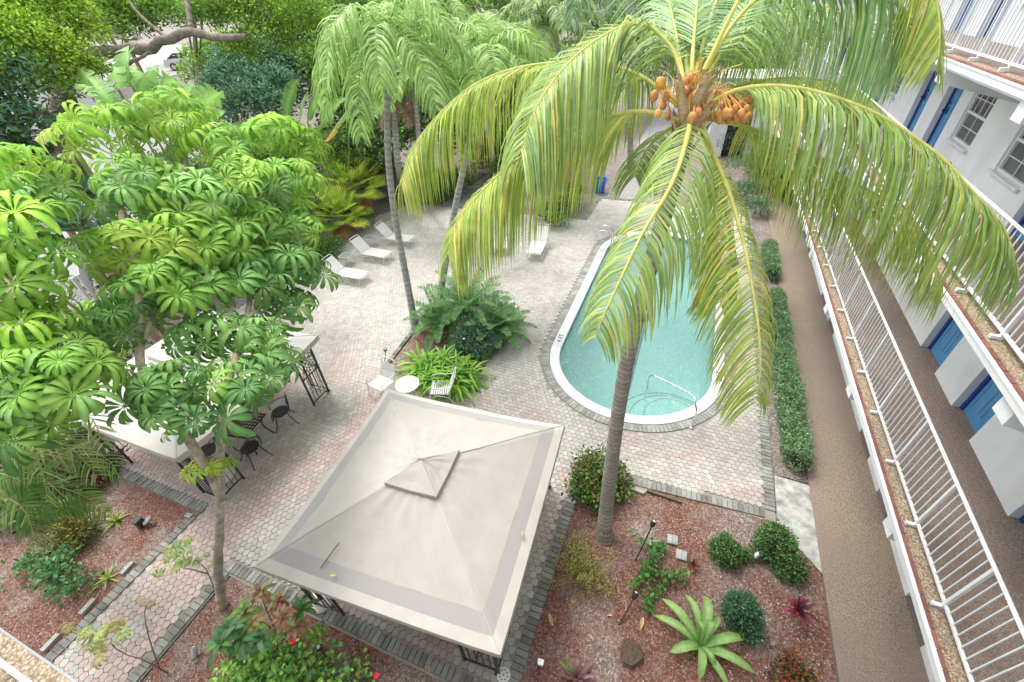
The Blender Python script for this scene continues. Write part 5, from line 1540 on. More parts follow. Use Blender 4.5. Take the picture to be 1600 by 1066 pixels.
mb = MB(); p0 = at(130, 500, 8.5); limb(mb, [np.array((p0[0], p0[1], 0)), np.array((p0[0], p0[1], p0[2] * .5)), p0], .05, .03, 10, 7, (1.2, 1.2, 1.1)); mb.build('trunk', mBark, um3, smooth=True)
for (px, py), d, r, n in [((150, 500), 8.2, .38, 8), ((135, 535), 8.0, .4, 7), ((175, 490), 8.2, .36, 6), ((150, 560), 7.8, .38, 7)]:
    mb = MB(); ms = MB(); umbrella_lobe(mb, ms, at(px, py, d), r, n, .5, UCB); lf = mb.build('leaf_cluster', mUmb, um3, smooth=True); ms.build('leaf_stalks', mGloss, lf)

# ---- the big leaning tree with thick limbs
bt = thing('leaning_tree', 'old tree with a thick leaning trunk and a long bare limb over the driveway', 'tree')
mb = MB()
limb(mb, [gr(215, 380), at(165, 325, 21), at(125, 285, 19), at(100, 245, 17.5), at(92, 195, 16.5), at(97, 150, 16)], .62, .40, 26, 14, (.85, .82, .8), .05); mb.build('trunk', mBark, bt, smooth=True)
def bl(*pts, r0, r1):
    mb = MB(); limb(mb, P3(*pts), r0, r1, 22, 9, (.95, .92, .88), .07); mb.build('limb', mBark, bt, smooth=True)
bl((97, 160, 16), (105, 110, 16.5), (140, 88, 17), (185, 78, 17), (235, 76, 17), (262, 60, 17), (300, 50, 17), (345, 60, 17), (385, 58, 17), r0=.30, r1=.11)
bl((92, 195, 16.2), (70, 180, 15.5), (40, 172, 15), (0, 160, 14.5), r0=.26, r1=.16)
bl((97, 150, 16), (105, 90, 16), (98, 30, 16), (95, -30, 16), r0=.3, r1=.15)
bl((300, 52, 17), (296, 25, 17), (290, -10, 17), r0=.13, r1=.08)
bl((262, 60, 17), (225, 30, 17), (200, 0, 17), r0=.08, r1=.04)
bl((130, 90, 16.8), (170, 110, 16.5), (235, 82, 16.3), r0=.12, r1=.05)
LIME = [(.32, .52, .05), (.25, .44, .05), (.42, .58, .07), (.18, .34, .04)]
MIDG = [(.18, .34, .055), (.26, .44, .07), (.13, .26, .045)]
def crown_(par, lst, per, size, cols, mat=mLeaf, name='crown', **k):
    mb = MB(); lobes(mb, [(at(*q[:3]), q[3]) for q in lst], per, size, cols, **k); return mb.build(name, mat, par)
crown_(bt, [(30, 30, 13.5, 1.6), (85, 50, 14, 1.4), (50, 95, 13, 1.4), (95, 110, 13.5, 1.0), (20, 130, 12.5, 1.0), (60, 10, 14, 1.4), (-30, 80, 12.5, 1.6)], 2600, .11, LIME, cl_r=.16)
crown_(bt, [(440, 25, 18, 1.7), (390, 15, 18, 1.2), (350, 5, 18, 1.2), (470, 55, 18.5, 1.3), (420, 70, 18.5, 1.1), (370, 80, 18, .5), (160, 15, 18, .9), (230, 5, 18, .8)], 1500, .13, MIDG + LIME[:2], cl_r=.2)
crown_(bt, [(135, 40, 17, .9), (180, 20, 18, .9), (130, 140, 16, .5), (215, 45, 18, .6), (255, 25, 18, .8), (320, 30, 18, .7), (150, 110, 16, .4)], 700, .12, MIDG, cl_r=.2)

def bush_tree(name, label, cat, lst, per, size, cols, trunk=None, tr=None, mat=mLeaf, group=None, **k):
    t = thing(name, label, cat, group=group)
    cs = [at(*q[:3]) if q[2] else gr(q[0], q[1], q[3] * .75) for q in lst]; c = sum(cs) / len(cs)
    if tr is None: tr = .03 if 'shrub' in name else .12
    base = np.array((c[0], c[1], float(hgt(c[0], c[1])))) if trunk is None else trunk
    mb = MB(); limb(mb, [base + (0, 0, -.05), base * .5 + c * .5, c], tr, tr * .5, 10, 8, (1, .95, .9)); 
    for q in cs[:5]: limb(mb, [base * .6 + c * .4, (c + q) / 2, q], tr * .5, tr * .15, 7, 5, (1, .95, .9))
    mb.build('trunk', mBark, t, smooth=True)
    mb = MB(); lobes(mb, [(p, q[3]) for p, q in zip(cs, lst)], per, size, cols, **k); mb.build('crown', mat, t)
    return t


BG = 'trees behind the patio'
bush_tree('round_tree', 'dense dark blue-green round tree above the stands of paddle leaves', 'tree', [(400, 110, 23, 1.9), (375, 145, 22, 1.6), (425, 150, 22, 1.6), (400, 180, 21, 1.6), (440, 110, 23, 1.4)], 1500, .17, [B1, B2, (.10, .22, .13)], group=BG, wid=.8)
bush_tree('broadleaf_tree', 'mid green leafy tree left of the first planter palm crown', 'tree', [(500, 60, 24, 1.9), (480, 120, 24, 1.6), (520, 110, 23, 1.5), (545, 40, 25, 2)], 1100, .2, [D2, G1, G2], group=BG)
bush_tree('broadleaf_tree', 'dark leafy tree in the shade between the planter palm crowns', 'tree', [(560, 180, 23, 1.8), (590, 220, 23, 1.6), (560, 235, 22, 1.4), (640, 180, 24, 1.9), (690, 200, 24, 1.8), (540, 150, 23, 1.4)], 1000, .2, [D1, D2, G1], group=BG)
bush_tree('broadleaf_tree', 'dark tree filling the gap behind the yellow coconut frond', 'tree', [(730, 170, 27, 2.2), (790, 160, 28, 2.2), (830, 190, 27, 2), (760, 220, 26, 1.7)], 800, .22, [D1, D2, (.08, .15, .04)], group=BG)
bush_tree('broadleaf_tree', 'tall green tree at the top edge above the planter palms', 'tree', [(660, 40, 32, 3), (740, 30, 33, 3), (600, 20, 33, 3), (700, 90, 31, 2.5)], 420, .26, [G1, G2, D2], group=BG)
bush_tree('broadleaf_tree', 'far green tree at the top edge between the coconut crown and the pale palm', 'tree', [(860, 20, 34, 3), (930, 10, 35, 3), (1010, 40, 36, 3), (950, 80, 34, 2.6), (890, 110, 33, 2.4), (1040, 110, 36, 2.4)], 420, .26, [G1, D2, (.2, .3, .12)], group=BG)
bush_tree('broadleaf_tree', 'far green tree behind the coconuts near the gallery end', 'tree', [(1120, 60, 37, 3), (1190, 90, 36, 2.6), (1240, 60, 37, 3), (1160, 140, 35, 2.2)], 420, .26, [D2, G1, D1], group=BG)
bush_tree('broadleaf_tree', 'dark leafed tree with long leaves at the left edge below the lime green crown', 'tree', [(5, 165, 12, .7), (22, 205, 12, .6), (-10, 215, 11.5, .7), (0, 130, 12, .7)], 700, .26, [(.09, .19, .13), (.12, .24, .16), D1], mat=mGloss, wid=.45, group=BG)
bush_tree('broadleaf_tree', 'sparse bright tree over the driveway under the long bare limb', 'tree', [(330, 120, 26, 1.5), (360, 90, 27, 1.6), (320, 95, 27, 1.2)], 500, .17, MIDG, group=BG)
bush_tree('broadleaf_tree', 'green street tree at the top edge left of the long limb', 'tree', [(150, 30, 34, 2.2), (215, 15, 36, 2), (120, 60, 33, 1.6)], 420, .22, MIDG, group=BG)
bush_tree('broadleaf_tree', 'row-end tree on the street at the top left corner', 'tree', [(40, 10, 34, 3), (-20, 60, 30, 3)], 420, .22, MIDG, group=BG)
bush_tree('broadleaf_tree', 'grey-leaved street tree at the very top above the bare limb', 'tree', [(300, -5, 44, 3.4), (360, 20, 42, 2.6), (250, -15, 46, 3), (410, 0, 42, 3)], 380, .24, [(.2, .27, .14), G1, G2], group=BG)
bush_tree('broadleaf_tree', 'pale slim-trunked tree beside the parked car', 'tree', [(305, 30, 21, 1.0), (275, 15, 22, .9), (330, 20, 22, .9)], 300, .16, MIDG, trunk=gr(312, 200), tr=.2, group=BG)
for k, (px, lb) in enumerate(((-120, 'far-left'), (480, 'between the street trees and the palms'), (590, 'left of the planter palm crown'), (800, 'above the coconut frond'), (1080, 'behind the coconut crown'), (1320, 'behind the gallery end'))):
    bush_tree('far_tree', 'far hazy treetop on the skyline, ' + lb, 'tree', [(px, -10, 60, 6), (px + 70, -5, 62, 6), (px - 60, 0, 58, 5)], 90, .5, [D2, G1, (.14, .22, .08)], group='far treetops on the skyline')

# shrub layers around the patio, each standing on the ground
SH = 'shrubs round the patio'
bush_tree('dark_shrub', 'dark green shrub mass left of the slim palm with the flared foot', 'shrub', [(560, 275, 0, 1.3), (590, 265, 0, 1.3), (530, 262, 0, 1.5), (608, 278, 0, 1.0), (570, 240, 0, 1.8), (525, 230, 0, 1.8)], 900, .17, [D1, D2, G1], group=SH)
bush_tree('dark_shrub', 'glossy mounded shrub at the foot of the far slim palm', 'shrub', [(690, 296, 0, .9), (672, 292, 0, .8), (715, 288, 0, .8)], 1100, .16, [(.05, .15, .045), D2, (.07, .19, .05)], group=SH, wid=.4)
bush_tree('dark_shrub', 'shrub with red-brown foot in the far bed behind the leaning palm', 'shrub', [(800, 262, 0, 1.3), (830, 252, 0, 1.4), (765, 250, 0, 1.2), (795, 225, 0, 1.8)], 700, .2, [D1, (.13, .19, .05), G1], group=SH)
bush_tree('dark_shrub', 'green shrub behind the loungers under the hanging frond', 'shrub', [(862, 330, 0, .55), (880, 322, 0, .6), (890, 305, 0, .7), (870, 345, 0, .45)], 900, .13, [D2, G1, G2], group=SH)
bush_tree('dark_shrub', 'grey-green shrubs between the far walk and the pool right of the coconut trunk', 'shrub', [(1165, 268, 0, 1.0), (1180, 235, 0, 1.2), (1150, 220, 0, 1.2), (1198, 255, 0, .9), (1170, 300, 0, .6), (1185, 325, 0, .45)], 800, .16, [(.17, .26, .15), B2, D2], group=SH, wid=.4)
bush_tree('dark_shrub', 'dark shrub at the far end of the brown walkway under the fronds', 'shrub', [(1228, 292, 0, .8), (1210, 275, 0, .9), (1250, 262, 0, 1.0)], 800, .16, [D1, D2, G1], group=SH)
bush_tree('dark_shrub', 'low green shrub in the shade right of the fan palms', 'shrub', [(515, 388, 0, .5), (500, 400, 0, .5), (490, 392, 0, .6), (560, 345, 0, .6)], 1000, .14, [D2, G1, D1], group=SH, wid=.5)
bush_tree('dark_shrub', 'shaded shrub thicket behind the large umbrella tree', 'shrub', [(330, 330, 0, 1.9), (420, 360, 0, 1.6), (470, 335, 0, 1.5), (270, 400, 0, 1.5), (350, 420, 0, 1.4), (200, 440, 0, 1.3), (430, 425, 0, 1.0)], 500, .18, [D1, D2, (.09, .17, .05)], group=SH)
bush_tree('dark_shrub', 'shaded shrub thicket behind the big leaning trunk', 'shrub', [(270, 290, 0, 2.0), (330, 250, 0, 2.2), (380, 280, 0, 2.0), (250, 340, 0, 1.6), (470, 250, 0, 2.0), (430, 290, 0, 1.8)], 450, .2, [D1, D2, G1], group=SH)

# ---- paddle-leaved (bird of paradise) clumps
PC = [(.22, .40, .10), (.27, .46, .13), (.18, .34, .09)]
def paddles(label, base, lst):
    t = thing('bird_of_paradise', label, 'plant', group='giant paddle-leaved plants')
    b = np.array(base)
    for (x0, y0), (x1, y1), d, w, extra in lst:
        p0 = at(x0, y0, d); p1 = at(x1, y1, d - .1)
        mb = MB(); mr = MB(); mr.tube(spline([b + rng.normal(0, .15, 3) * (1, 1, 0), (b + p0) / 2 + (0, 0, .1), p0], 8), .032, 6, (.22, .27, .12))
        L = np.linalg.norm(p1 - p0)
        paddle(mb, None, p0, p1 - p0, .02, L, w, random.choice(PC), bend=.35 if extra is None else .2, tears=7, col2=extra)
        lf = mb.build('leaf', mGloss, t, smooth=True); mr.build('leaf_stalk', mGloss, lf)
    return t
q = at(215, 190, 13); paddles('clump of broad paddle leaves rising left of the parked car', (q[0] - .8, q[1] + .5, float(hgt(q[0], q[1]))),
    [((207, 135), (190, 60), 12.6, .85, None), ((185, 140), (172, 98), 12.4, .8, None), ((225, 140), (205, 95), 13, .7, None), ((235, 140), (270, 118), 13, .7, None), ((215, 150), (232, 92), 12.8, .7, None), ((175, 165), (150, 130), 12.2, .6, None), ((265, 160), (285, 140), 12.5, .6, None), ((160, 150), (115, 92), 13, .55, None), ((170, 150), (112, 118), 12.7, .5, None), ((250, 140), (230, 112), 13.2, .6, None)])
q = at(310, 190, 13); paddles('pair of broad torn paddle leaves below the parked car', (q[0] - .5, q[1] + .5, float(hgt(q[0], q[1]))),
    [((275, 168), (295, 128), 12.6, .75, None), ((300, 190), (330, 132), 12.4, .85, None), ((330, 200), (345, 170), 12.6, .5, None)])
q = at(500, 215, 19.5); paddles('stand of narrow upright paddle leaves, one yellowing at the tip, right of the round tree', (q[0] - .2, q[1] + .5, 0),
    [((448, 190), (455, 110), 19.4, .62, None), ((466, 190), (472, 135), 19.2, .5, None), ((480, 190), (490, 136), 19.6, .5, None), ((495, 205), (530, 140), 19.2, .62, None), ((545, 168), (505, 222), 19.0, .62, (.75, .30, .03)), ((420, 195), (345, 190), 19, .4, None)])
q = at(60, 215, 11); paddles('single drooping paddle leaf with a tan edge at the left under the tree', (q[0] - .3, q[1] + .8, 0), [((95, 205), (50, 215), 10.5, .4, (.6, .45, .2)), ((120, 235), (85, 240), 10.3, .45, None)])

# ---- fan palms
FY = [(.48, .58, .09), (.38, .54, .08), (.58, .60, .12), (.30, .46, .07)]
FD = [(.09, .16, .10), (.12, .20, .13), (.06, .12, .07)]
def fan_palm(label, base, h, n, Rf, cols, Lp=.7, trunk_r=.1, el=(-.1, 1.3), group='fan palms', nseg=26, az0=0, dead=0):
    t = thing('fan_palm', label, 'palm tree', group=group)
    b = np.array(base, float); top = b + (0, 0, h)
    mb = MB(); mb.tube(spline([b + (0, 0, -.05), (b + top) / 2, top], 10), trunk_r, 10, (.28, .2, .14)); mb.build('trunk', mPalmBark, t, smooth=True)
    mb = MB()
    for i in range(n):
        k = (i + .5) / n; fan_leaf(mb, top, az0 + i * 2.4, el[0] + (el[1] - el[0]) * k, Lp * random.uniform(.8, 1.15), Rf * random.uniform(.85, 1.1), cols, nseg, mbs=mb)
    mb.build('crown', mGloss, t)
    if dead:
        mb = MB()
        for i in range(dead): fan_leaf(mb, top, random.uniform(0, 6.28), -.6, Lp * .7, Rf * .8, [(.45, .24, .13), (.38, .22, .13)], 18, sag=1.4, mbs=mb)
        mb.build('dead_leaves', mPalmBark, t)
    return t
p = gr(565, 340); fan_palm('yellow-green fan palm behind the farthest lounger', (p[0], p[1], 0), 1.5, 28, 1.0, FY, Lp=1.1, dead=4)
p = gr(546, 368); fan_palm('low yellow-green fan palm with brown dead leaves behind the middle lounger', (p[0] - .3, p[1], 0), .9, 24, .85, FY, Lp=.8, dead=7)
p = gr(535, 322); fan_palm('taller yellow-green fan palm right of the umbrella tree top', (p[0], p[1], 0), 2.2, 26, 1.0, FY, Lp=1.1)
for (px, py, d), lb in (((120, 322, 12.5), 'spiky dark fan palm in front of the thick leaning trunk'), ((65, 262, 13), 'spiky dark fan palm against the pale driveway'), ((20, 238, 12.5), 'spiky dark fan palm at the left edge by the driveway'), ((195, 60, 22), 'dark spiky palm on the far side of the driveway'), ((130, 365, 11.5), 'silvery spiky fan palm just above the lattice fence')):
    p = at(px, py, d); z0 = float(hgt(p[0], p[1])); fan_palm(lb, (p[0], p[1], z0), max(.3, p[2] - z0), 12, .75, FD, Lp=.45, nseg=22)
p = gr(1215, 285); fan_palm('small green fan palm at the far end of the planting strip', (p[0], p[1], 0), 1.0, 9, .5, [G1, G2, D2], Lp=.5)
# spider-leaved agave near the car
p = at(252, 95, 30); p[2] = hgt(p[0], p[1]) + .1
mb = MB(); rosette(mb, p, 40, 1.6, .14, cols=[(.3, .42, .12), (.42, .5, .2)], sag=.9); tag(mb.build('agave', mGloss), 'pale yellow-green spiky agave beside the parked car', 'plant')

# ---- areca clump at the bottom left
ar = thing('areca_palm', 'arching palm clump with tan and green fronds at the left edge below the umbrella leaves', 'palm tree')
AR = [((.20, .30, .09), 2.5), ((.34, .36, .17), 2), ((.40, .35, .22), .8), ((.12, .22, .06), 2.5)]
AG = [((.08, .19, .04), 3), ((.13, .26, .06), 2), ((.20, .32, .08), 1)]
for px, pal, L in (([(10, 780, 8.2), (30, 720, 7.2), (60, 690, 6.8), (110, 700, 6.9), (150, 740, 7.2)], AR, .62), ([(20, 790, 8.2), (60, 700, 7.0), (100, 650, 6.6), (140, 650, 6.6), (160, 690, 6.8)], AR, .58),
                   ([(0, 780, 8), (-20, 700, 7), (20, 680, 6.4), (60, 720, 6.4), (75, 780, 6.8)], AR, .62), ([(10, 800, 8.3), (30, 770, 7.8), (80, 760, 7.6), (130, 775, 7.8), (165, 800, 8.2)], AG, .55),
                   ([(-30, 800, 8), (0, 780, 7.2), (25, 785, 6.9), (45, 810, 6.9), (55, 850, 7.1)], AG, .58), ([(-20, 830, 8), (20, 800, 7.5), (60, 790, 7.3), (95, 800, 7.5)], AG, .35), ([(0, 790, 8.2), (-30, 760, 7.4), (-10, 740, 6.9), (30, 750, 6.9), (50, 770, 7.1)], AG, .55),
                   ([(20, 800, 8.3), (60, 740, 7.6), (120, 700, 7.4), (170, 720, 7.7), (185, 745, 8.0)], AG, .58), ([(-10, 800, 8.3), (20, 740, 7.4), (50, 670, 6.9), (100, 655, 6.9)], AG, .55), ([(10, 820, 8.3), (60, 800, 8), (100, 790, 8), (130, 800, 8.2)], AG, .4)):
    coco_frond(px, L=L, n=56, pal=pal, droop=1.6, w=.026, fwd=(.5, 1.2), base=.25, rcol=(.40, .42, .18), r0=.016, parent=ar)
for k in range(5):
    mb = MB(); b = np.array((-13.1 + .12 * k, .7 + .1 * (k % 2), 0)); mb.tube(spline([b, b + (.05, 0, .5), b + (.1 * (k - 2), 0, 1.0)], 8), .03, 7, (.3, .34, .16)); mb.build('stem', mPalmBark, ar)
bush_tree('dark_shrub', 'dark purple-brown leaved shrub under the arching palm clump', 'shrub', [(110, 752, 0, .4), (142, 742, 0, .36), (125, 728, 0, .45), (160, 725, 0, .3)], 1300, .09, [(.16, .055, .065), (.11, .045, .05), (.08, .09, .045)], group=SH)
bush_tree('dark_shrub', 'dark green shrub filling the shade at the left edge under the palm clump', 'shrub', [(30, 760, 0, .5), (70, 770, 0, .45), (10, 800, 0, .4), (55, 800, 0, .35), (80, 700, 0, .7), (30, 700, 0, .7)], 900, .12, [D1, D2, (.03, .07, .02)], group=SH)
bush_tree('dark_shrub', 'dark green shrubs beyond the cream gazebo against the fence', 'shrub', [(90, 600, 12, .8), (150, 560, 13, .8), (50, 560, 12, .9), (200, 520, 14, .8)], 600, .13, [D1, D2, G1], group=SH)

# ---- planter
def cycad(label, px, py, n, L, h=.35):
    b = gr(px, py); t = thing('sago_palm', label, 'plant', (b[0], b[1], 0), 'sago palms in the planter')
    mb = MB(); mb.tube([(0, 0, -.02), (0, 0, h)], (.16, .13), 12, (.2, .15, .1)); mb.build('trunk', mPalmBark, t)
    for i in range(n):
        az = i * 2.4; el = .15 + 1.0 * (i + .5) / n
        mb = MB(); frond(mb, mb, arch((0, 0, h), az, el, L * random.uniform(.85, 1.1), 1.0, 6), .24, 46, .034, .6, (.3, .8), r0=.014, r1=.005, base=.08, pal=[((.11, .24, .09), 2), ((.16, .32, .11), 2), ((.22, .38, .17), 1)], rcol=(.2, .28, .08), K=2, up=.5, jit=.06); mb.build('frond', mGloss, t)
cycad('larger sago palm with stiff dark fronds at the back of the planter', 735, 507, 36, 1.75, .6)
cycad('sago palm around the foot of the leaning palm in the planter', 692, 518, 24, 1.3, .3)
cycad('sago palm at the right rear corner of the planter', 778, 530, 28, 1.25, .35)
bush_tree('round_bush', 'dense blue-green round bush in front of the sago palms in the planter', 'shrub', [(745, 520, 0, .62), (765, 528, 0, .5), (728, 530, 0, .5), (750, 538, 0, .5), (770, 515, 0, .5)], 2600, .07, [(.13, .26, .16), (.18, .33, .20), (.11, .21, .12)], tr=.03, group=None)
cr_ = thing('strap_leaf_clump', 'big clump of long bright green strap leaves spilling over the front of the planter', 'plant', (*gr(693, 592)[:2], 0))
for cx, cy in ((0, 0), (-.45, .05), (.45, .1), (.1, .45), (-.25, .5), (.2, -.35), (-.2, -.35), (.55, -.25), (-.65, -.2), (.75, .15), (-.8, .1), (.35, -.1)):
    mb = MB(); rosette(mb, (cx, cy, 0.03), 30, 1.25, .085, el=(.5, 1.4), sag=2.2, cols=[(.15, .32, .04), (.20, .40, .05), (.11, .25, .035), (.26, .42, .07)], nseg=8, fold=.35); mb.build('leaf_tuft', mGloss, cr_, smooth=True)
mb = MB(); rosette(mb, (0, 0, .03), 30, .8, .05, el=(.1, .6), sag=1.4, cols=[(.42, .30, .12), (.35, .18, .08)], nseg=6); mb.build('dead_leaves', mLeaf, cr_)

# ---- hedge along the walkway
def hedge(label, pts, per, grp='clipped hedge clumps beside the walkway', size=.05, cols=None, r=(.26, .3, .34)):
    t = thing('hedge', label, 'hedge', (pts[0][0], pts[0][1], 0), grp); o = np.array(t.location)
    L = [(np.array((x, y, r[2] * .85)) - o, (r[0] * random.uniform(.9, 1.1), r[1], r[2] * random.uniform(.9, 1.08))) for x, y in pts]
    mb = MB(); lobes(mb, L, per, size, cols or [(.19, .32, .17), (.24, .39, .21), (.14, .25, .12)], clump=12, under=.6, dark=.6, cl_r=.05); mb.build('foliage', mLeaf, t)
    mb = MB()
    for c, _ in L[::2]: mb.tube([(c[0], c[1], -.02), (c[0], c[1], c[2])], .015, 5)
    for c, rr in L:   # ball for the inner twigs, hedge shade put into its dark tint
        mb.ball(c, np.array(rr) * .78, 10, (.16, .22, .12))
    mb.build('stems', mBark, t)
    return t
hedge('long clipped hedge beside the brown walkway level with the near end of the pool', [(3.68 + random.uniform(-.04, .04), y) for y in np.arange(8.15, 12.4, .27)], 3600)
hedge('middle stretch of the hedge right of the pool, paler and thinner', [(3.66 + random.uniform(-.05, .05), y) for y in np.arange(12.7, 15.6, .3)], 3000)
hedge('short separate hedge clump at the far end of the planting strip', [(3.68, y) for y in np.arange(17.2, 19.4, .3)], 3000)

def boxbush(label, px, py, r, per=3800, cols=None, size=.045, z=None):
    p = gr(px, py); rr = np.array((r, r, r * .95) if np.isscalar(r) else r)
    t = thing('clipped_shrub', label, 'shrub', (p[0], p[1], 0), 'small dense shrubs in the right mulch bed')
    L = [(np.array((0, 0, rr[2] * .8)), rr)] + [(np.array((math.cos(a) * rr[0] * .45, math.sin(a) * rr[1] * .45, rr[2] * random.uniform(.6, 1.0))), rr * .62) for a in (0.3, 1.9, 3.4, 5.0)]
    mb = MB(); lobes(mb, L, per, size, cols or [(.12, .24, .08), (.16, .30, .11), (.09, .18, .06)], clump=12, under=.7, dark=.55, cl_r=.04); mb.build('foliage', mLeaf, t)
    mb = MB(); mb.ball((0, 0, rr[2] * .8), rr * .72, 10, (.12, .18, .09)); mb.tube([(0, 0, -.02), (0, 0, rr[2])], .02, 6); mb.build('stems', mBark, t)  # core ball with the shrub's inner shade put into its dark tint
    return t
boxbush('small round clipped shrub left of the silver spotlight', 1130, 868, .27)
boxbush('largest clipped shrub, by the corner of the concrete pad', 1203, 862, (.34, .36, .4))
boxbush('lower clipped shrub joined to the right of the largest one', 1228, 893, (.26, .24, .26))
boxbush('tiny clipped shrub just left of the silver spotlight', 1166, 872, .11)
boxbush('blue-green shrub behind the large rosette plant', 1152, 965, (.28, .30, .34), cols=[(.09, .20, .11), (.13, .27, .14), (.08, .16, .09)])
boxbush('second blue-green mound touching the shrub behind the rosette', 1163, 985, (.22, .2, .22), cols=[(.09, .20, .11), (.13, .27, .14)])
p = gr(933, 775)
bush_tree('leafy_bush', 'bushy green plant with reddish lower leaves around the coconut trunk foot', 'shrub', [(925, 745, 0, .36), (915, 762, 0, .33), (950, 752, 0, .36), (935, 772, 0, .34), (965, 758, 0, .28), (920, 728, 0, .3), (948, 726, 0, .3)], 2600, .085, [(.10, .22, .05), (.15, .28, .055), (.07, .16, .05), (.24, .14, .06)], trunk=np.array((p[0], p[1], 0)), tr=.03)
# sparse yellowing bush
p = gr(908, 895); yb = thing('sparse_bush', 'sparse twiggy bush with small yellowing leaves left of the palm foot', 'shrub', (p[0], p[1], 0))
mb = MB(); ml = MB()
for i in range(150):
    a = random.uniform(0, 6.28); e = random.uniform(.25, 1.4); L = random.uniform(.5, .88)
    pts = spline(arch((random.uniform(-.1, .1), random.uniform(-.1, .1), 0), a, e, L, -.2 + random.uniform(-.5, .7), 5), 6)
    mb.tube(pts, np.linspace(.006, .002, 6), 4, (.8, .7, .55), cap=False)
    m_ = 26; pos = pts[rng.integers(2, 6, m_)] + rng.normal(0, .035, (m_, 3)); leaves(ml, pos, rng.normal(0, 1, (m_, 3)) + (0, 0, .7), .032, [(.40, .40, .10), (.32, .37, .09), (.50, .45, .17), (.26, .30, .10)], .5, .8)
mb.build('twigs', mBark, yb); ml.build('foliage', mLeaf, yb)
# big rosette (bromeliad / dracaena)
p = gr(1092, 1012)
ro = thing('rosette_plant', 'large rosette of broad pale green strap leaves in the right mulch bed', 'plant', (p[0], p[1], 0))
for k, (dx, dy, tz, w) in enumerate(((-.75, .55, .35, .15), (-.35, .75, .5, .12), (.02, .85, .5, .17), (-.85, .2, .3, .14), (.3, .6, .35, .12), (.75, .4, .3, .16), (.9, -.1, .25, .15), (-.5, -.3, .25, .16), (0, -.55, .3, .14), (.5, -.5, .2, .12), (.1, .4, .6, .10), (-.15, .3, .55, .09), (.5, .05, .2, .12), (-.3, -.1, .2, .12), (.25, -.3, .3, .1))):
    mb = MB(); e = np.array((dx, dy, 0)) * .88
    strap(mb, [(0, 0, .08), e * .25 + (0, 0, tz * .75), e * .6 + (0, 0, tz), e * .9 + (0, 0, tz * .75), e * 1.08 + (0, 0, tz * .45)], w, np.array((.19, .37, .09)) * random.uniform(.85, 1.1), (.26, .40, .09), .35, 14, prof=((0, .25, .6, .85, 1), (.6, .9, 1, .7, .05)), ctint=(.32, .50, .20))
    mb.build('leaf', mGloss, ro, smooth=True)
mb = MB(); rosette(mb, (0, 0, .02), 22, .4, .06, el=(.0, .5), sag=1.0, cols=[(.25, .07, .06), (.33, .15, .10), (.10, .18, .05)]); mb.build('dry_lower_leaves', mLeaf, ro)
# ti plants
def ti(label, px, py, n, L, cols, h=.25, w=.05, el=(.2, 1.4)):
    p = gr(px, py); t = thing('ti_plant', label, 'plant', (p[0], p[1], 0), 'burgundy-leaved plants in the right mulch bed')
    mb = MB(); mb.tube([(0, 0, -.02), (0, 0, h)], .015, 6, (.9, .8, .7)); mb.build('stem', mBark, t)
    mb = MB(); rosette(mb, (0, 0, h), n, L, w, el=el, sag=.7, cols=cols, fold=.4); mb.build('leaves', mGloss, t, smooth=True)
ti('burgundy spiky plant on a thin stem near the walkway edge', 1236, 965, 34, .36, [(.14, .03, .06), (.22, .04, .07), (.08, .03, .05)], h=.34)
ti('burgundy and green spiky plant at the bottom edge left of the rosette plant', 900, 1062, 26, .42, [(.16, .08, .10), (.22, .12, .13), (.14, .20, .07)], h=.05, w=.06)
ti('small dark reddish sprouting plant right of the square pavers', 1082, 885, 22, .2, [(.16, .06, .04), (.10, .09, .04), (.22, .07, .05)], h=.06, w=.035)
bush_tree('croton', 'red and yellow leaved croton at the bottom edge beside the walkway', 'shrub', [(1238, 1045, 0, .18), (1252, 1060, 0, .17), (1226, 1062, 0, .17)], 900, .075, [(.40, .07, .045), (.25, .05, .04), (.32, .22, .05), (.08, .14, .05), (.10, .05, .04)], mat=mGloss, tr=.02, wid=.7, trunk=gr(1240, 1062))
bush_tree('croton', 'green, yellow and bronze croton on the left mulch bed', 'shrub', [(118, 820, 0, .26), (130, 835, 0, .24), (103, 833, 0, .22), (120, 842, 0, .2)], 1500, .09, [(.20, .22, .04), (.36, .30, .05), (.10, .08, .04), (.07, .13, .04)], mat=mGloss, tr=.02, wid=.5, trunk=gr(118, 850))
bush_tree('lobed_leaf_shrub', 'blue-green shrub with finely lobed leaves on the left mulch bed', 'shrub', [(60, 880, 0, .2), (100, 868, 0, .2), (75, 905, 0, .22), (115, 912, 0, .22), (95, 895, 0, .2), (40, 890, 0, .14)], 1000, .10, [(.12, .30, .12), (.16, .36, .14), (.09, .23, .09)], tr=.02, wid=.9, trunk=gr(88, 910))
# vine
p = gr(1020, 930); vi = thing('leafy_vine', 'sprawling leafy green vine in the middle of the right mulch bed', 'plant', (p[0], p[1], 0))
mb = MB(); ml = MB(); o_ = np.array((p[0], p[1], 0))
for ln in ([(1010, 955), (1012, 905), (1020, 870), (985, 845)], [(1015, 900), (1040, 905), (1068, 905)], [(1018, 880), (1000, 905), (988, 920)], [(1018, 868), (1035, 855)], [(1010, 955), (1020, 930), (1045, 908)]):
    pts = spline([gr(*q) - o_ + (0, 0, random.uniform(.08, .25)) for q in ln], 14); mb.tube(pts, .006, 4, (.5, .6, .3))
    for q in pts:
        m_ = 7; leaves(ml, q + rng.normal(0, .05, (m_, 3)), rng.normal(0, 1, (m_, 3)) * (1, 1, .3) + (0, 0, .8), .085, [(.09, .24, .05), (.13, .30, .06), (.07, .19, .05)], .4, 1.1)
mb.build('stem', mBark, vi); ml.build('leaves', mGloss, vi)
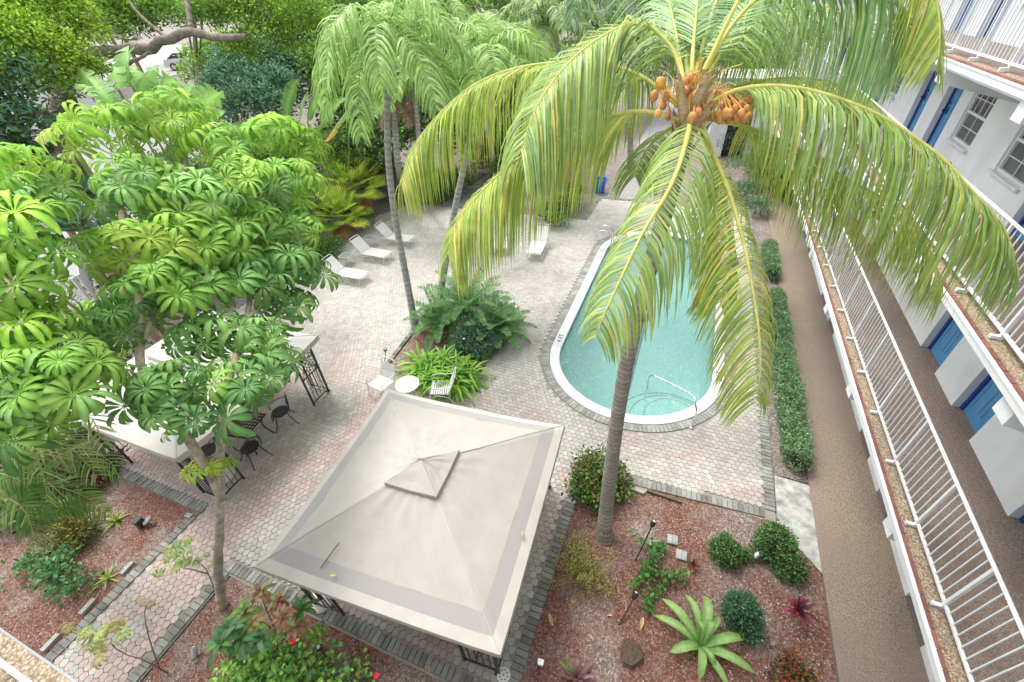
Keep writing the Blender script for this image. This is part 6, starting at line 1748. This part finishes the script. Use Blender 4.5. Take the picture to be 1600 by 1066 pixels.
# grass-like tufts
for (px, py), lb, n in (((183, 815), 'yellow-green spiky tuft on the left mulch bed beside the dark box', 18), ((170, 905), 'thin drooping tuft on bare soil at the left of the walk', 14)):
    p = gr(px, py); mb = MB(); rosette(mb, (0, 0, 0), n, .42, .035, el=(.3, 1.4), sag=1.3, cols=[(.24, .34, .07), (.34, .40, .12), (.18, .28, .05)]); o = mb.build('lily_tuft', mGloss); o.location = p; tag(o, lb, 'plant', 'small spiky tufts on the left bed')
# bare-stemmed saplings leaning over the walk
def sapling(label, stems, tips, size=.2, cols=((.20, .34, .08), (.36, .44, .12), (.26, .38, .16))):
    t = thing('sapling', label, 'sapling', group='bare-stemmed saplings leaning over the walk')
    for s in stems:
        mb = MB(); P = spline(s, 14); mb.tube(P, np.linspace(.014, .006, 14), 5, (1.1, .9, .75)); mb.build('stem', mBark, t, smooth=True)
    for c, n, sz in tips:
        mb = MB()
        for k in range(n):
            T, Fc, sh = UMB[rng.integers(5)]; q = c + rng.normal(0, sz * .7, 3); ax = nrm(np.array((0, 0, 1.0)) + rng.normal(0, .4, 3)); x = nrm(np.cross(ax, rng.normal(0, 1, 3))); y = np.cross(ax, x)
            s_ = sz * .5 * rng.uniform(.8, 1.2); T2 = T.copy(); T2[:, :2] *= 1
            M = np.stack((x * s_, y * s_, ax * s_), -1)[None]; mb.inst(T2, Fc, M, q[None], (sh[:, None] * np.array(cols[rng.integers(len(cols))]) * rng.uniform(.8, 1.2))[None])
        mb.build('leaf_tuft', mLeaf, t, smooth=True)
sapling('sapling with grey-green fingered leaves leaning left from the umbrella tree foot', [[gr(335, 920), at(322, 890, 7.2), at(305, 875, 6.9)], [at(325, 897, 7.3), at(300, 890, 7.0), at(285, 888, 6.9)]], [(at(290, 858, 6.8), 8, .22), (at(278, 885, 6.8), 8, .2), (at(302, 862, 6.9), 4, .18)])
g0 = gr(262, 1052)
sapling('sapling with two long bare stems and tufts of pale fingered leaves at the lower left', [[g0, at(225, 1032, 6.3), at(190, 1020, 6.1), at(172, 1004, 5.9)], [g0 * .6 + at(225, 1032, 6.3) * .4, at(234, 1000, 6.2), at(226, 965, 6.1), at(228, 945, 6.0)]], [(at(168, 985, 5.8), 7, .22), (at(150, 1000, 5.8), 5, .22), (at(165, 1015, 5.8), 4, .2), (at(228, 940, 6.0), 2, .16)], cols=((.28, .40, .16), (.36, .44, .15), (.30, .30, .12)))
# bottom centre: round-leaved shrub, copper-leaved plants, big dull leaves
bush_tree('round_leaf_shrub', 'bright green round-leaved shrub at the bottom edge left of the gazebo', 'shrub', [(385, 1040, 0, .26), (425, 1030, 0, .3), (465, 1048, 0, .3), (415, 1062, 0, .3), (505, 1055, 0, .26), (460, 1075, 0, .3), (545, 1060, 0, .24), (370, 1070, 0, .28)], 1300, .095, [(.22, .46, .12), (.30, .56, .14), (.17, .38, .11), (.44, .64, .16)], tr=.03, wid=1.25, trunk=gr(450, 1066), mat=mGloss)
def bigleaf(label, tips, size, cols, base, w=.3):
    t = thing('copper_leaf_plant', label, 'plant', group='broad-leaved plants by the gazebo leg')
    for c, n in tips:
        mb = MB(); mb.tube(spline([base, (base + c) / 2 + (.02, 0, .05), c], 8), .011, 5, (1, .9, .7)); st = mb.build('stem', mBark, t)
        mb = MB(); rosette(mb, c - (0, 0, .03), n, size, size * w, el=(-.2, 1.2), sag=1.7, cols=cols, fold=.3, nseg=6); mb.build('leaf_whorl', mGloss, t, smooth=True)
bb_ = gr(430, 985)
bigleaf('copper and pink leaved plant beside the left front gazebo leg', [(at(405, 925, 6.9), 16), (at(432, 938, 6.9), 12), (at(440, 965, 6.7), 12), (at(460, 980, 6.9), 8)], .26, [(.26, .14, .08), (.34, .22, .12), (.28, .10, .10), (.26, .30, .12), (.32, .26, .14)], bb_)
bigleaf('green-bronze leaved plant at the foot of the umbrella tree trunk', [(at(380, 955, 6.7), 14), (at(392, 975, 6.6), 10)], .30, [(.22, .30, .08), (.30, .26, .10), (.15, .28, .06)], bb_)
bigleaf('dull green plant with long oval leaves in front of the umbrella tree', [(at(355, 985, 6.4), 13), (at(345, 1005, 6.2), 12), (at(375, 1000, 6.4), 12), (at(405, 1000, 6.5), 8), (at(470, 950, 7.1), 12)], .34, [(.08, .18, .07), (.11, .24, .07), (.10, .20, .10)], gr(365, 1030), w=.26)
mb = MB(); p = at(495, 990, 7.0); 
for k in range(5): leaves(mb, p + rng.normal(0, .06, (14, 3)), rng.normal(0, 1, (14, 3)) + (0, 0, .8), .10, [(.12, .28, .05), (.2, .36, .07)], .4, .7)
mb.tube([np.array((p[0], p[1], 0)), p], .008, 5, (.3, .35, .15)); tag(mb.build('seedling', mGloss), 'small bright green seedling on the red mulch before the gazebo bricks', 'plant')
for (px, py), lb in (((588, 1056), 'red flower at the right tip of the round-leaved shrub'), ((457, 1003), 'red flower above the round-leaved shrub near the long stem')):
    p = gr(px, py) if False else at(px, py, 6.6); mb = MB(); rosette(mb, (0, 0, 0), 7, .06, .05, el=(.2, 1.0), sag=1.2, cols=[(1, 1, 1)], nseg=5); o = mb.build('flower', mFlower); o.location = p; tag(o, lb, 'flower')

# ---- loose mulch chips, pale shells and dead leaves: uncountable litter
mb = MB()
def in_bed(n, x0, x1, y0, y1): return np.stack((rng.uniform(x0, x1, n), rng.uniform(y0, y1, n), np.full(n, .014)), -1)
P = np.concatenate((in_bed(9000, -1.2, 3.9, .9, 6.2), in_bed(5500, -14, -9.0, -1.5, 2.15), in_bed(4500, -7.1, -1.3, -1, 1.35), in_bed(1200, -7.6, -4.9, 8, 11.2) + (0, 0, .03), in_bed(1500, -16, -9, 20.4, 22)))
n = len(P); a = rng.uniform(0, 6.28, n); til = rng.normal(0, .35, n)
X = np.stack((np.cos(a), np.sin(a), til), -1); Yv = np.stack((-np.sin(a), np.cos(a), rng.normal(0, .3, n)), -1); Zv = np.cross(X, Yv)
L = rng.uniform(.02, .06, n); W = rng.uniform(.006, .014, n)
T = np.array([(-.5, -.5, 0), (.5, -.4, 0), (.5, .4, 0), (-.5, .5, 0), (-.4, 0, .3), (.4, 0, .3)]); Fc = np.array([(0, 1, 5, 4), (4, 5, 2, 3)])
M = np.stack((X * L[:, None], Yv * W[:, None], Zv * W[:, None]), -1)
cc = np.array([(.24, .08, .055), (.32, .13, .09), (.17, .06, .045), (.40, .24, .17), (.12, .06, .05), (.55, .45, .36)])
mb.inst(T, Fc, M, P, cc[rng.choice(6, n, p=(.3, .25, .2, .12, .08, .05))] * rng.uniform(.8, 1.2, (n, 1)))
o = mb.build('mulch_chips', M_('mulch_chip', (.85, .85, .85), (1.1, 1.1, 1.1), 40, rough=.95, tint=True)); tag(o, 'scattered red mulch chips covering the planting beds', 'mulch', kind='stuff')
mb = MB()
P = np.concatenate((in_bed(500, 2.4, 3.9, 2, 5.2), in_bed(260, .2, 3.1, 5.3, 6.3), in_bed(300, -11, -9.05, -1, 2.1), in_bed(220, -7.1, -5.5, -.6, 1.3), in_bed(900, 3.4, 3.9, 7.8, 22), in_bed(220, -1, 3.8, 1, 5)))
n = len(P); s = rng.uniform(.008, .022, n); T = np.array([(1, 0, 0), (.2, .9, 0), (-.9, .2, 0), (-.1, -.9, 0), (.4, .3, .7), (-.4, .3, .6), (-.2, -.4, .65), (.5, -.2, .6)]); Fc = np.array([(0, 1, 4, 7), (1, 2, 5, 4), (2, 3, 6, 5), (3, 0, 7, 6), (4, 5, 6, 7)])
a = rng.uniform(0, 6.28, n); z = np.zeros(n)
M = np.stack((np.stack((np.cos(a), np.sin(a), z), -1) * s[:, None], np.stack((-np.sin(a), np.cos(a), z), -1) * s[:, None] * .8, np.stack((z, z, z + 1), -1) * s[:, None] * .6), -1)
mb.inst(T, Fc, M, P, np.array((.62, .58, .52)) * rng.uniform(.6, 1.15, (n, 1)))
o = mb.build('shell_gravel', M_('shell_gravel', (.9, .9, .9), (1.05, 1.05, 1.05), 40, rough=.9, tint=True)); tag(o, 'pale shell fragments and pebbles lying loose on the beds', 'gravel', kind='stuff')
mb = MB(); P = np.stack((rng.uniform(-15, 3, 260), rng.uniform(1.5, 20, 260), np.full(260, .045)), -1); P = np.array([q for q in P if pool_d(q[0], q[1]) > 2.95])
leaves(mb, P, rng.normal(0, 1, (len(P), 3)) * (1, 1, .05), .05, [(.20, .14, .08), (.14, .10, .06), (.3, .24, .12)], .02, .6, 0); o = mb.build('leaf_litter', mLeaf); tag(o, 'small dead leaves and specks scattered over the pavers', 'litter', kind='stuff')

# ================================================================ LIGHT
w = bpy.data.worlds.new('World'); scene.world = w; w.use_nodes = True
nt = w.node_tree; nt.nodes.clear()
sky = nt.nodes.new('ShaderNodeTexSky'); sky.sky_type = 'NISHITA'; sky.sun_disc = False
SUN_EL, SUN_AZ = R(62), R(300)       # azimuth clockwise from +Y
sky.sun_elevation = SUN_EL; sky.sun_rotation = SUN_AZ; sky.air_density = 1.2; sky.dust_density = 3.5; sky.ozone_density = .6
hs = nt.nodes.new('ShaderNodeHueSaturation'); hs.inputs['Saturation'].default_value = .25; hs.inputs['Value'].default_value = 2.75
bg = nt.nodes.new('ShaderNodeBackground'); bg.inputs['Strength'].default_value = .15
ow = nt.nodes.new('ShaderNodeOutputWorld')
nt.links.new(sky.outputs['Color'], hs.inputs['Color']); nt.links.new(hs.outputs['Color'], bg.inputs['Color']); nt.links.new(bg.outputs['Background'], ow.inputs['Surface'])
sl_ = bpy.data.lights.new('sun', 'SUN'); sl_.energy = 1.5; sl_.angle = R(16); sl_.color = (1.0, .965, .91)
so = bpy.data.objects.new('sun', sl_); COL.objects.link(so)
sd = Vector((math.sin(SUN_AZ) * math.cos(SUN_EL), math.cos(SUN_AZ) * math.cos(SUN_EL), math.sin(SUN_EL)))
so.rotation_euler = sd.to_track_quat('Z', 'Y').to_euler()
so.location = (0, 0, 30)
scene.view_settings.view_transform = 'Standard'
scene.view_settings.look = 'None'
scene.view_settings.exposure = 0
scene.view_settings.gamma = 1
scene.render.engine = 'CYCLES'
scene.cycles.max_bounces = 8
scene.cycles.transparent_max_bounces = 16
scene.cycles.diffuse_bounces = 4
scene.cycles.use_denoising = True
